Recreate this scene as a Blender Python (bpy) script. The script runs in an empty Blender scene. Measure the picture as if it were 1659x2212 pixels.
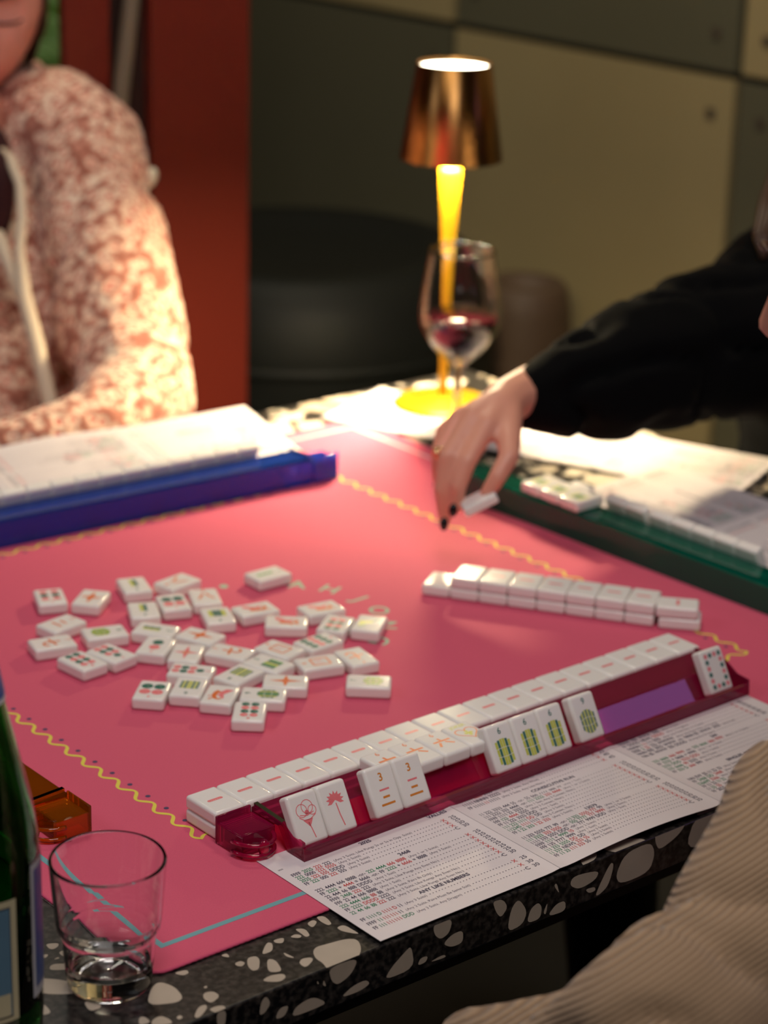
import bpy, bmesh, math, random
from mathutils import Vector, Matrix, noise
random.seed(7)
PI = math.pi
S = bpy.context.scene
COL = S.collection
T = 0.75                      # height of the table top above the floor

# ------------------------------------------------------------------ camera
CW = Vector((-0.7927, -1.1253, 1.4780))
R = Matrix(((0.7716490963, -0.6355218907, 0.0258766036),
            (-0.1951614801, -0.2752933104, -0.9413424403),
            (0.6053673833, 0.7213359271, -0.3364592270)))
F = 4953.354
cam = bpy.data.objects.new('camera', bpy.data.cameras.new('camera'))
COL.objects.link(cam)
m = Matrix.Identity(4)
for i in range(3):
    m[i][0] = R[0][i]; m[i][1] = -R[1][i]; m[i][2] = -R[2][i]; m[i][3] = CW[i]
cam.matrix_world = m
cd = cam.data
cd.sensor_fit = 'VERTICAL'; cd.sensor_height = 24; cd.lens = 24 * F / 2212
cd.clip_start = 0.05
cd.dof.use_dof = True; cd.dof.focus_distance = 1.50; cd.dof.aperture_fstop = 3.6
S.camera = cam

# ------------------------------------------------------------------ world, lights, exposure
S.view_settings.view_transform = 'Standard'; S.view_settings.look = 'None'
S.view_settings.exposure = 0.0; S.view_settings.gamma = 1.0
S.view_settings.use_curve_mapping = False
w = bpy.data.worlds.new('world'); S.world = w; w.use_nodes = True
w.node_tree.nodes['Background'].inputs[0].default_value = (0.9, 0.85, 0.8, 1)
w.node_tree.nodes['Background'].inputs[1].default_value = 0.10

def area(name, loc, target, size, power, col, sy=None, shape=None):
    l = bpy.data.lights.new(name, 'AREA'); l.energy = power; l.color = col; l.size = size
    if sy: l.shape = 'RECTANGLE'; l.size_y = sy
    if shape: l.shape = shape
    o = bpy.data.objects.new(name, l); COL.objects.link(o); o.location = loc
    d = Vector(target) - Vector(loc)
    o.rotation_euler = d.to_track_quat('-Z', 'Y').to_euler()
    return o
area('ceiling_light', (-0.3, -0.75, 2.55), (0.2, 0.2, T), 0.8, 19, (1.0, 0.93, 0.90))
area('window_light', (-1.3, 0.9, 2.3), (0.2, 0.2, T), 0.7, 5, (0.93, 0.92, 1.0))
area('wall_fill', (0.9, 1.0, 2.7), (1.8, 1.3, 0.7), 0.4, 13, (1.0, 0.86, 0.62))  # added fill that brightens the panelled wall, no known fixture
area('violet_reflection_light', (1.70, -1.2, 1.63), (0.42, -0.05, 0.76), 0.4, 0.9, (0.62, 0.32, 1.0), sy=0.24)  # invented source, placed to put a violet reflection on the pink rack
area('plant_fill', (0.9, 2.0, 2.5), (1.29, 2.28, 0.9), 0.3, 3.2, (1.0, 0.95, 0.8))  # extra light added only to lift the plant leaves
LAMP = (0.783, 0.659)
area('lamp_light', (LAMP[0], LAMP[1], T + 0.290), (LAMP[0], LAMP[1], 0), 0.088, 10.5, (1.0, 0.82, 0.50), shape='DISK')
pl = bpy.data.lights.new('lamp_glow', 'POINT'); pl.energy = 1.2; pl.color = (1, .8, .5); pl.shadow_soft_size = 0.02
po = bpy.data.objects.new('lamp_glow', pl); COL.objects.link(po); po.location = (LAMP[0], LAMP[1], T + 0.345)

# ------------------------------------------------------------------ photo to place helpers
def at(u, v, z=0.0):
    d = R.transposed() @ Vector(((u - 829.5) / F, (v - 1106) / F, 1))
    s = (z + T - CW.z) / d.z
    return CW + s * d
def aty(u, v, Y):
    d = R.transposed() @ Vector(((u - 829.5) / F, (v - 1106) / F, 1))
    return CW + (Y - CW.y) / d.y * d
def P(u, v, dep):
    d = R.transposed() @ Vector(((u - 829.5) / F, (v - 1106) / F, 1))
    return CW + dep * d

# ------------------------------------------------------------------ materials
def lin(c):
    return tuple((x / 12.92 if x <= 0.04045 else ((x + 0.055) / 1.055) ** 2.4) for x in (v / 255 for v in c)) + (1,)
MATS = {}
def mat(name, rgb, rough=0.5, metal=0.0, spec=0.5, noise_amt=0.0, nscale=60, bump=0.0, bscale=200, emit=None, sheen=0, coat=0, sss=0):
    if name in MATS: return MATS[name]
    m = bpy.data.materials.new(name); m.use_nodes = True; MATS[name] = m
    nt = m.node_tree; b = nt.nodes['Principled BSDF']
    c = lin(rgb)
    b.inputs['Base Color'].default_value = c
    b.inputs['Roughness'].default_value = rough; b.inputs['Metallic'].default_value = metal
    b.inputs['Specular IOR Level'].default_value = spec
    if sheen: b.inputs['Sheen Weight'].default_value = sheen
    if coat: b.inputs['Coat Weight'].default_value = coat
    if sss:
        b.inputs['Subsurface Weight'].default_value = sss
        b.inputs['Subsurface Radius'].default_value = (.006, .003, .002)
        b.inputs['Subsurface Scale'].default_value = 1.0
    tc = nt.nodes.new('ShaderNodeTexCoord')
    if noise_amt:
        n = nt.nodes.new('ShaderNodeTexNoise'); n.inputs['Scale'].default_value = nscale; n.inputs['Detail'].default_value = 4
        nt.links.new(tc.outputs['Object'], n.inputs['Vector'])
        mx = nt.nodes.new('ShaderNodeMix'); mx.data_type = 'RGBA'
        mx.inputs[6].default_value = tuple(x * (1 - noise_amt) for x in c[:3]) + (1,)
        mx.inputs[7].default_value = tuple(min(1, x * (1 + noise_amt)) for x in c[:3]) + (1,)
        nt.links.new(n.outputs['Fac'], mx.inputs[0]); nt.links.new(mx.outputs[2], b.inputs['Base Color'])
    if bump:
        n2 = nt.nodes.new('ShaderNodeTexNoise'); n2.inputs['Scale'].default_value = bscale; n2.inputs['Detail'].default_value = 3
        nt.links.new(tc.outputs['Object'], n2.inputs['Vector'])
        bp = nt.nodes.new('ShaderNodeBump'); bp.inputs['Strength'].default_value = bump; bp.inputs['Distance'].default_value = 0.002
        nt.links.new(n2.outputs['Fac'], bp.inputs['Height']); nt.links.new(bp.outputs['Normal'], b.inputs['Normal'])
    if emit:
        b.inputs['Emission Color'].default_value = lin(emit[0]); b.inputs['Emission Strength'].default_value = emit[1]
    return m

def acrylic(name, tint, refl=1.0, rough=0.03, body=0.12, bodycol=None):
    """clear tinted plastic: tinted see-through body, Fresnel gloss, a little coloured scatter"""
    m = bpy.data.materials.new(name); m.use_nodes = True; MATS[name] = m
    nt = m.node_tree; nt.nodes.clear()
    out = nt.nodes.new('ShaderNodeOutputMaterial')
    tr = nt.nodes.new('ShaderNodeBsdfTransparent'); tr.inputs[0].default_value = lin(tint)
    df = nt.nodes.new('ShaderNodeBsdfDiffuse'); df.inputs[0].default_value = lin(bodycol or tint)
    gl = nt.nodes.new('ShaderNodeBsdfGlossy'); gl.inputs['Roughness'].default_value = rough
    fr = nt.nodes.new('ShaderNodeFresnel'); fr.inputs['IOR'].default_value = 1.5
    a = nt.nodes.new('ShaderNodeMixShader'); a.inputs[0].default_value = body
    b = nt.nodes.new('ShaderNodeMixShader')
    tl = nt.nodes.new('ShaderNodeBsdfTranslucent'); tl.inputs[0].default_value = lin(tint)
    dt = nt.nodes.new('ShaderNodeMixShader'); dt.inputs[0].default_value = 0.55
    nt.links.new(df.outputs[0], dt.inputs[1]); nt.links.new(tl.outputs[0], dt.inputs[2])
    nt.links.new(tr.outputs[0], a.inputs[1]); nt.links.new(dt.outputs[0], a.inputs[2])
    nt.links.new(fr.outputs[0], b.inputs[0]); nt.links.new(a.outputs[0], b.inputs[1]); nt.links.new(gl.outputs[0], b.inputs[2])
    nt.links.new(b.outputs[0], out.inputs[0])
    return m

def glassmat(name, col, rough=0.0, ior=1.48):
    m = bpy.data.materials.new(name); m.use_nodes = True; MATS[name] = m
    b = m.node_tree.nodes['Principled BSDF']
    b.inputs['Base Color'].default_value = lin(col); b.inputs['Transmission Weight'].default_value = 1
    b.inputs['Roughness'].default_value = rough; b.inputs['IOR'].default_value = ior
    return m

TILE = mat('tile_white', (236, 231, 226), 0.17, spec=0.42, noise_amt=0.02, nscale=90, sss=0.12)
GREEN = mat('paint_green', (28, 104, 88), 0.35)
PINKP = mat('paint_pink', (234, 124, 128), 0.35)
ORANGE = mat('paint_orange', (226, 112, 48), 0.35)
YELLOWG = mat('paint_yellow_green', (196, 200, 72), 0.35)
LGREEN = mat('paint_leaf_green', (92, 160, 60), 0.35)
GOLDO = mat('paint_gold', (214, 130, 40), 0.35)
BLACKM = mat('satin_black', (10, 10, 11), 0.5)

# ------------------------------------------------------------------ mesh helpers
def obj(name, bm, mats, parent=None, smooth=False):
    me = bpy.data.meshes.new(name)
    bm.normal_update(); bm.to_mesh(me); bm.free()
    if not isinstance(mats, (list, tuple)): mats = [mats]
    for mm in mats: me.materials.append(mm)
    if smooth:
        for p in me.polygons: p.use_smooth = True
    o = bpy.data.objects.new(name, me); COL.objects.link(o)
    if parent: o.parent = parent
    return o
def tag(o, label=None, cat=None, group=None, kind=None):
    if label: o['label'] = label
    if cat: o['category'] = cat
    if group: o['group'] = group
    if kind: o['kind'] = kind
    return o
def empty(name, loc, label, cat, group=None, rot=None):
    o = bpy.data.objects.new(name, None); COL.objects.link(o); o.location = loc; o.empty_display_size = 0.02
    if rot: o.rotation_euler = rot
    return tag(o, label, cat, group)
def box(bm, x0, x1, y0, y1, z0, z1, mi=0, bev=0, seg=2):
    vs = [bm.verts.new((x, y, z)) for x in (x0, x1) for y in (y0, y1) for z in (z0, z1)]
    idx = [(0, 1, 3, 2), (4, 6, 7, 5), (0, 4, 5, 1), (2, 3, 7, 6), (0, 2, 6, 4), (1, 5, 7, 3)]
    fs = [bm.faces.new([vs[i] for i in f]) for f in idx]
    for f in fs: f.material_index = mi
    if bev:
        es = list({e for f in fs for e in f.edges})
        r = bmesh.ops.bevel(bm, geom=es, offset=bev, segments=seg, profile=0.5, affect='EDGES')
        for f in r['faces']: f.smooth = True; f.material_index = mi
    return fs
def lathe(bm, prof, n=48, cx=0, cy=0, mi=0, a0=0, a1=2 * PI, closed=False):
    full = abs(a1 - a0 - 2 * PI) < 1e-6
    rings = []
    for k in range(n + (0 if full else 1)):
        a = a0 + (a1 - a0) * k / n
        rings.append([bm.verts.new((cx + r * math.cos(a), cy + r * math.sin(a), z)) for r, z in prof])
    N = len(rings)
    for k in range(N if full else N - 1):
        A, B = rings[k], rings[(k + 1) % N]
        for j in range(len(prof) - (0 if closed else 1)):
            j2 = (j + 1) % len(prof)
            try:
                f = bm.faces.new((A[j], B[j], B[j2], A[j2])); f.material_index = mi; f.smooth = True
            except ValueError: pass
    bmesh.ops.remove_doubles(bm, verts=bm.verts[:], dist=1e-7)
def dense(prof):
    o = []
    for (a, b), (c, d) in zip(prof, prof[1:]):
        L = math.hypot(c - a, d - b); o.append((a, b))
        if L > .0012:
            e = min(.25, .0004 / L); ks = [e] + [i / 6 for i in range(1, 6) if L > .006] + [1 - e]
            o += [(a + (c - a) * k, b + (d - b) * k) for k in ks]
    return o + [prof[-1]]
def spline(prof, n=5):
    o = []
    for i in range(len(prof) - 1):
        p0 = prof[max(i - 1, 0)]; p1 = prof[i]; p2 = prof[i + 1]; p3 = prof[min(i + 2, len(prof) - 1)]
        for k in range(n):
            t = k / n; o.append(tuple(.5 * (2 * p1[j] + (p2[j] - p0[j]) * t + (2 * p0[j] - 5 * p1[j] + 4 * p2[j] - p3[j]) * t * t + (3 * p1[j] - p0[j] - 3 * p2[j] + p3[j]) * t ** 3) for j in (0, 1)))
    return o + [prof[-1]]
def tube(bm, pts, rad, n=8, mi=0, cap=True):
    pts = [Vector(p) for p in pts]
    rs = rad if isinstance(rad, (list, tuple)) else [rad] * len(pts)
    rings = []; up = None
    for i, p in enumerate(pts):
        d = (pts[min(i + 1, len(pts) - 1)] - pts[max(i - 1, 0)])
        d = d.normalized() if d.length > 0 else Vector((0, 0, 1))
        if up is None: up = d.orthogonal().normalized()
        up = (up - d * up.dot(d)).normalized(); s = d.cross(up)
        rings.append([bm.verts.new(p + (up * math.cos(2 * PI * k / n) + s * math.sin(2 * PI * k / n)) * rs[i]) for k in range(n)])
    for A, B in zip(rings, rings[1:]):
        for k in range(n):
            f = bm.faces.new((A[k], A[(k + 1) % n], B[(k + 1) % n], B[k])); f.smooth = True; f.material_index = mi
    if cap:
        bm.faces.new(rings[0][::-1]).material_index = mi; bm.faces.new(rings[-1]).material_index = mi
def ellip(bm, c, r, rot=None, mi=0, seg=20):
    M = Matrix.Translation(Vector(c)) @ (rot.to_4x4() if rot else Matrix.Identity(4)) @ Matrix.Diagonal((r[0], r[1], r[2], 1))
    res = bmesh.ops.create_uvsphere(bm, u_segments=seg, v_segments=max(8, seg // 2 + 2), radius=1, matrix=M)
    for v in res['verts']:
        for f in v.link_faces: f.smooth = True; f.material_index = mi
def prism(bm, poly, z0, z1, mi=0):
    b = [bm.verts.new((x, y, z0)) for x, y in poly]; t = [bm.verts.new((x, y, z1)) for x, y in poly]
    bm.faces.new(t).material_index = mi; bm.faces.new(b[::-1]).material_index = mi
    for i in range(len(poly)):
        j = (i + 1) % len(poly); bm.faces.new((b[i], b[j], t[j], t[i])).material_index = mi
def extrude_x(bm, poly, x0, x1, mi=0):
    a = [bm.verts.new((x0, y, z)) for y, z in poly]; b = [bm.verts.new((x1, y, z)) for y, z in poly]
    bm.faces.new(a).material_index = mi; bm.faces.new(b[::-1]).material_index = mi
    for i in range(len(poly)):
        j = (i + 1) % len(poly); bm.faces.new((a[j], a[i], b[i], b[j])).material_index = mi
def copy_tree(o, parent=None):
    c = o.copy(); COL.objects.link(c); c.parent = parent
    for ch in list(o.children): copy_tree(ch, c)
    return c
_txt = {}
def text_geo(s, bold=0.0):
    """outline of a word in the built-in font, unit size, origin centred: verts, faces"""
    k = (s, bold)
    if k in _txt: return _txt[k]
    cu = bpy.data.curves.new('t', 'FONT'); cu.body = s; cu.size = 1; cu.resolution_u = 3; cu.offset = bold
    cu.align_x = 'LEFT'
    o = bpy.data.objects.new('t', cu); COL.objects.link(o)
    dg = bpy.context.evaluated_depsgraph_get(); ev = o.evaluated_get(dg); me = ev.to_mesh()
    vs = [(v.co.x, v.co.y) for v in me.vertices]; fs = [tuple(p.vertices) for p in me.polygons]
    ev.to_mesh_clear(); COL.objects.unlink(o); bpy.data.objects.remove(o); bpy.data.curves.remove(cu)
    xs = [v[0] for v in vs] or [0]
    _txt[k] = (vs, fs, min(xs), max(xs)); return _txt[k]
def put_text(bm, s, x, y, size, z=0, mi=0, align='L', ang=0, bold=0.0, zf=None, sx=1.0):
    vs, fs, x0, x1 = text_geo(s, bold)
    off = {'L': x0, 'C': (x0 + x1) / 2, 'R': x1}[align]
    ca, sa = math.cos(ang), math.sin(ang); nv = []
    for vx, vy in vs:
        a = (vx - off) * size * sx; b = (vy - (0.35 if align == 'C' else 0)) * size
        X = x + a * ca - b * sa; Y = y + a * sa + b * ca
        nv.append(bm.verts.new((X, Y, zf(X, Y) if zf else z)))
    for f in fs:
        try: bm.faces.new([nv[i] for i in f]).material_index = mi
        except ValueError: pass
    return (x1 - x0) * size * sx

# ------------------------------------------------------------------ the room
def plane(name, pts, m):
    bm = bmesh.new(); bm.faces.new([bm.verts.new(p) for p in pts]); o = obj(name, bm, m); tag(o, kind='structure'); return o
FLOOR = mat('dark_floor', (15, 13, 12), 0.6, noise_amt=0.3, nscale=6)
plane('floor', [(-3, -3, 0), (1.83, -3, 0), (1.83, 3.6, 0), (-3, 3.6, 0)], FLOOR)
CEIL = mat('dark_ceiling', (40, 38, 36), 0.8, noise_amt=0.1, nscale=3)
plane('ceiling', [(-3, -3, 2.9), (-3, 3.6, 2.9), (1.83, 3.6, 2.9), (1.83, -3, 2.9)], CEIL)
PLAST = mat('dark_plaster', (52, 44, 36), 0.8, noise_amt=0.2, nscale=4)
plane('wall_back', [(-3, 3.6, 0), (1.83, 3.6, 0), (1.83, 3.6, 2.9), (-3, 3.6, 2.9)], PLAST)
plane('wall_left', [(-3, -3, 0), (-3, 3.6, 0), (-3, 3.6, 2.9), (-3, -3, 2.9)], PLAST)
plane('wall_front', [(-3, -3, 0), (-3, -3, 2.9), (1.83, -3, 2.9), (1.83, -3, 0)], PLAST)
# right wall: chequered board panels with open joints
PANA = mat('panel_tan', (166, 148, 104), 0.62, noise_amt=0.12, nscale=2.6, bump=0.1, bscale=30)
PANB = mat('panel_olive', (96, 92, 70), 0.62, noise_amt=0.14, nscale=2.2, bump=0.1, bscale=30)
JOINT = mat('panel_joint', (22, 19, 14), 0.8)
bm = bmesh.new()
box(bm, 1.812, 1.83, -3, 3.6, 0, 2.9, 2)
ys = [-3, -2.03, -1.39, -0.75, -0.11, 0.53, 1.173, 1.815, 2.46, 3.1, 3.6]; zs = [0, T + 0.203, T + 1.2, 2.9]
for i in range(len(ys) - 1):
    for j in range(3):
        dark = (i + j) % 2 == 1
        g = 0.006
        box(bm, 1.80, 1.812, ys[i] + g, ys[i + 1] - g, zs[j] + g, zs[j + 1] - g, 1 if dark else 0)
        for yy in (ys[i] + 0.05, ys[i + 1] - 0.05):
            for zz in (zs[j] + 0.06, zs[j + 1] - 0.06):
                box(bm, 1.7985, 1.8005, yy - 0.008, yy + 0.008, zz - 0.008, zz + 0.008, 3, 0.003)
tag(obj('wall_right', bm, [PANA, PANB, JOINT, mat('panel_bolt', (84, 72, 58), 0.5)]), kind='structure')

# red steel post with flanges, web coloured dark as a shaded recess, grey conduit
RED = mat('red_paint', (120, 40, 28), 0.42, noise_amt=0.1, nscale=5)
post = empty('steel_column', (0.80, 1.31, 0), 'tall brick red painted steel column standing behind the floral jacket', 'column')
bm = bmesh.new(); box(bm, 0.006, 0.157, -0.06, -0.01, 0, 2.88, 0, 0.002); obj('front_flange', bm, RED, post)
bm = bmesh.new(); box(bm, -0.119, -0.053, -0.06, -0.048, 0, 2.88, 0, 0.002); obj('rear_flange', bm, RED, post)
bm = bmesh.new(); box(bm, -0.053, 0.006, -0.045, -0.012, 0, 2.88, 0); obj('web', bm, mat('red_paint_shaded', (44, 18, 12), 0.7), post)
bm = bmesh.new(); pq = [aty(u, v, 1.236) for u, v in ((284, 0), (262, 190), (240, 420), (232, 900))]
dn = (pq[1] - pq[0]); tube(bm, [pq[0] - dn * ((2.86 - pq[0].z) / -dn.z)] + pq + [Vector((pq[-1].x - .05, 1.236, 0.0))], 0.0105, 12)
tag(obj('conduit_pipe', bm, mat('grey_metal', (128, 118, 100), 0.45)), 'slanting grey pipe in front of the dark gap in the red column', 'pipe')

# ------------------------------------------------------------------ chairs behind
def tub_chair(name, u, topv, dep, rad, m, label):
    c = P(u, topv + 40, dep)
    t = empty(name, (c.x, c.y, 0), label, 'chair')
    h = P(u, topv, dep).z + 0.034
    bm = bmesh.new()
    # padded shell: rounded rim
    prof = [(.001, h - .03), (rad * .5, h - .026), (rad * .66, h - .012), (rad * .76, h), (rad * .86, h - .008), (rad * .95, h - .045), (rad, h - .12), (rad * .98, .40), (rad * .9, .16), (rad * .6, .14), (.02, .14)]
    lathe(bm, prof, 64); obj('cushion', bm, m, t, True)
    bm = bmesh.new(); lathe(bm, [(rad * .985, h - .135), (rad * 1.012, h - .130), (rad * 1.012, h - .120), (rad * .985, h - .115)], 56); obj('piping', bm, m, t, True)
    for k in range(4):
        a = PI / 4 + k * PI / 2
        bm = bmesh.new(); tube(bm, [(rad * .6 * math.cos(a), rad * .6 * math.sin(a), 0), (rad * .55 * math.cos(a), rad * .55 * math.sin(a), .2)], [0.012, 0.018], 10)
        obj('leg', bm, BLACKM, t)
LEATHER = mat('black_leather', (20, 22, 20), 0.55, spec=.2, bump=0.2, bscale=60, noise_amt=0.1)
tub_chair('leather_pouf', 640, 562, 3.42, 0.30, LEATHER, 'round black leather seat behind the gold lamp')
tub_chair('leather_pouf', 1128, 648, 3.62, 0.080, mat('brown_leather', (86, 66, 48), 0.6), 'brown rounded seat half hidden behind the wine glass')

# plant by the column
LEAF = mat('leaf', (104, 148, 62), 0.4, noise_amt=0.2, nscale=30)
t = empty('potted_plant', (P(20, 300, 3.9).x, P(20, 300, 3.9).y, 0), 'green leafy plant behind the person in the floral jacket', 'plant')
t0 = t.location
bm = bmesh.new(); lathe(bm, [(0.001, 0), (.11, 0), (.14, .28), (.125, .28), (.11, .25), (.001, .25)], 32); obj('pot', bm, mat('pot_clay', (60, 44, 36), 0.7), t, True)
bm = bmesh.new()
for u, v in ((100, 20), (108, 85), (96, 130), (60, 60), (80, -40)):
    q = P(u, v, 3.9) - t0; tube(bm, [(0, 0, .25), Vector((0, 0, .25)).lerp(q, .5) + Vector((.02, 0, .08)), q], 0.004, 6)
obj('stem', bm, mat('stem_green', (60, 86, 40), 0.6), t)
for (u, v, a) in ((98, 28, .1), (108, 82, .9), (92, 132, .3), (60, 55, .6), (70, 150, -.3), (100, -30, .5), (118, 10, 0.0), (112, 120, 1.2)):
    bm = bmesh.new(); q = P(u, v, 3.9) - t0
    n = 8; L = .10; rows = []
    for i in range(n + 1):
        s = i / n; wd = .036 * math.sin(PI * min(1, s * 0.97 + .015)) ** .8
        rows.append([bm.verts.new(((s - .5) * L, wd * k, .006 * abs(k) - .02 * (s - .5) ** 2)) for k in (-1, -.5, 0, .5, 1)])
    for A, B in zip(rows, rows[1:]):
        for k in range(4): bm.faces.new((A[k], A[k + 1], B[k + 1], B[k])).smooth = True
    bmesh.ops.transform(bm, matrix=Matrix.Translation(q) @ R.transposed().to_4x4() @ Matrix.Rotation(a, 4, 'Z') @ Matrix.Rotation(.4, 4, 'X'), verts=bm.verts[:])
    lf = obj('leaf', bm, LEAF, t); sm = lf.modifiers.new('s', 'SOLIDIFY'); sm.thickness = .0006

# ------------------------------------------------------------------ table
def terrazzo():
    m = bpy.data.materials.new('terrazzo'); m.use_nodes = True; nt = m.node_tree; L = nt.links
    b = nt.nodes['Principled BSDF']; b.inputs['Roughness'].default_value = 0.28
    tc = nt.nodes.new('ShaderNodeTexCoord')
    def layer(scale, thr, keep, seed):
        mp = nt.nodes.new('ShaderNodeMapping'); mp.inputs['Location'].default_value = (seed, seed * .7, seed * .3)
        L.new(tc.outputs['Object'], mp.inputs['Vector'])
        nz = nt.nodes.new('ShaderNodeTexNoise'); nz.inputs['Scale'].default_value = scale * 1.2
        L.new(mp.outputs[0], nz.inputs['Vector'])
        mv = nt.nodes.new('ShaderNodeVectorMath'); mv.operation = 'SCALE'; mv.inputs['Scale'].default_value = 0.35 / scale
        L.new(nz.outputs['Color'], mv.inputs[0])
        ad = nt.nodes.new('ShaderNodeVectorMath'); ad.operation = 'ADD'; L.new(mp.outputs[0], ad.inputs[0]); L.new(mv.outputs[0], ad.inputs[1])
        v1 = nt.nodes.new('ShaderNodeTexVoronoi'); v1.feature = 'DISTANCE_TO_EDGE'; v1.inputs['Scale'].default_value = scale
        v2 = nt.nodes.new('ShaderNodeTexVoronoi'); v2.feature = 'F1'; v2.inputs['Scale'].default_value = scale
        L.new(ad.outputs[0], v1.inputs['Vector']); L.new(ad.outputs[0], v2.inputs['Vector'])
        g = nt.nodes.new('ShaderNodeMath'); g.operation = 'GREATER_THAN'; g.inputs[1].default_value = thr; L.new(v1.outputs['Distance'], g.inputs[0])
        sp = nt.nodes.new('ShaderNodeSeparateColor'); L.new(v2.outputs['Color'], sp.inputs[0])
        k = nt.nodes.new('ShaderNodeMath'); k.operation = 'LESS_THAN'; k.inputs[1].default_value = keep; L.new(sp.outputs[0], k.inputs[0])
        mu = nt.nodes.new('ShaderNodeMath'); mu.operation = 'MULTIPLY'; L.new(g.outputs[0], mu.inputs[0]); L.new(k.outputs[0], mu.inputs[1])
        return mu, sp
    a, sa = layer(26, 0.09, 0.72, 1.3); c, sc = layer(60, 0.13, 0.45, 4.1)
    mx = nt.nodes.new('ShaderNodeMath'); mx.operation = 'MAXIMUM'; L.new(a.outputs[0], mx.inputs[0]); L.new(c.outputs[0], mx.inputs[1])
    # inlaid chips of the front strip are laid by hand, so keep the generated ones to the rest of the slab
    sx = nt.nodes.new('ShaderNodeSeparateXYZ'); L.new(tc.outputs['Object'], sx.inputs[0])
    gy = nt.nodes.new('ShaderNodeMath'); gy.operation = 'GREATER_THAN'; gy.inputs[1].default_value = -0.1; L.new(sx.outputs[1], gy.inputs[0])
    gx = nt.nodes.new('ShaderNodeMath'); gx.operation = 'GREATER_THAN'; gx.inputs[1].default_value = 0.36; L.new(sx.outputs[0], gx.inputs[0])
    ab = nt.nodes.new('ShaderNodeMath'); ab.operation = 'MAXIMUM'; L.new(gy.outputs[0], ab.inputs[0]); L.new(gx.outputs[0], ab.inputs[1])
    lx = nt.nodes.new('ShaderNodeMath'); lx.operation = 'GREATER_THAN'; lx.inputs[1].default_value = -0.125; L.new(sx.outputs[0], lx.inputs[0])
    gb = nt.nodes.new('ShaderNodeMath'); gb.operation = 'MULTIPLY'; L.new(ab.outputs[0], gb.inputs[0]); L.new(lx.outputs[0], gb.inputs[1])
    lf = nt.nodes.new('ShaderNodeMath'); lf.operation = 'LESS_THAN'; lf.inputs[1].default_value = -0.205; L.new(sx.outputs[0], lf.inputs[0])
    gc = nt.nodes.new('ShaderNodeMath'); gc.operation = 'MAXIMUM'; L.new(gb.outputs[0], gc.inputs[0]); L.new(lf.outputs[0], gc.inputs[1])
    mm = nt.nodes.new('ShaderNodeMath'); mm.operation = 'MULTIPLY'; L.new(mx.outputs[0], mm.inputs[0]); L.new(gc.outputs[0], mm.inputs[1])
    stone = nt.nodes.new('ShaderNodeMix'); stone.data_type = 'RGBA'
    stone.inputs[6].default_value = lin((168, 152, 134)); stone.inputs[7].default_value = lin((214, 204, 188)); L.new(sa.outputs[1], stone.inputs[0])
    n = nt.nodes.new('ShaderNodeTexNoise'); n.inputs['Scale'].default_value = 220; n.inputs['Detail'].default_value = 5; L.new(tc.outputs['Object'], n.inputs['Vector'])
    dk = nt.nodes.new('ShaderNodeValToRGB'); dk.color_ramp.elements[0].position = 0.42; dk.color_ramp.elements[0].color = lin((14, 14, 16)); dk.color_ramp.elements[1].position = 0.68; dk.color_ramp.elements[1].color = lin((62, 57, 53))
    L.new(n.outputs['Fac'], dk.inputs[0])
    f = nt.nodes.new('ShaderNodeMix'); f.data_type = 'RGBA'; L.new(mm.outputs[0], f.inputs[0]); L.new(dk.outputs[0], f.inputs[6]); L.new(stone.outputs[2], f.inputs[7])
    L.new(f.outputs[2], b.inputs['Base Color'])
    return m
TERR = terrazzo()
STONE = mat('terrazzo_stone', (178, 164, 148), 0.3, noise_amt=0.16, nscale=45)
X0, X1, Y0, Y1 = -0.36, 0.905, -0.178, 0.757
table = empty('table', (0.27, 0.29, 0), 'square table with thick black terrazzo top full of cream stone chips', 'table')
tz = Vector((0.27, 0.29, 0))
bm = bmesh.new(); box(bm, X0, X1, Y0, Y1, T - 0.030, T, 0, 0.0015)
def sm_poly(pts, it=2):
    for _ in range(it):
        o = []
        for i in range(len(pts)):
            a, b = pts[i], pts[(i + 1) % len(pts)]; o += [a.lerp(b, .22), a.lerp(b, .78)]
        pts = o
    return pts
def stone_top(pts, f):
    q = sm_poly([at(*f(x, y)) for x, y in pts])
    bm.faces.new([bm.verts.new((max(X0, p.x), max(Y0 + .0002, p.y), T + 0.00015)) for p in q]).material_index = 1
def stone_front(pts, f):
    q = sm_poly([aty(*f(x, y), Y0) for x, y in pts])
    bm.faces.new([bm.verts.new((p.x, Y0 - 0.00015, min(T - .0002, max(T - 0.0298, p.z)))) for p in q]).material_index = 1
c5 = lambda x, y: (300 + x / 2.37, 1850 + y / 2.37)
c8 = lambda x, y: (x / 4.788, 1750 + y / 4.788)
c4 = lambda x, y: (960 + x / 2.373, 1580 + y / 2.373)
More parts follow.
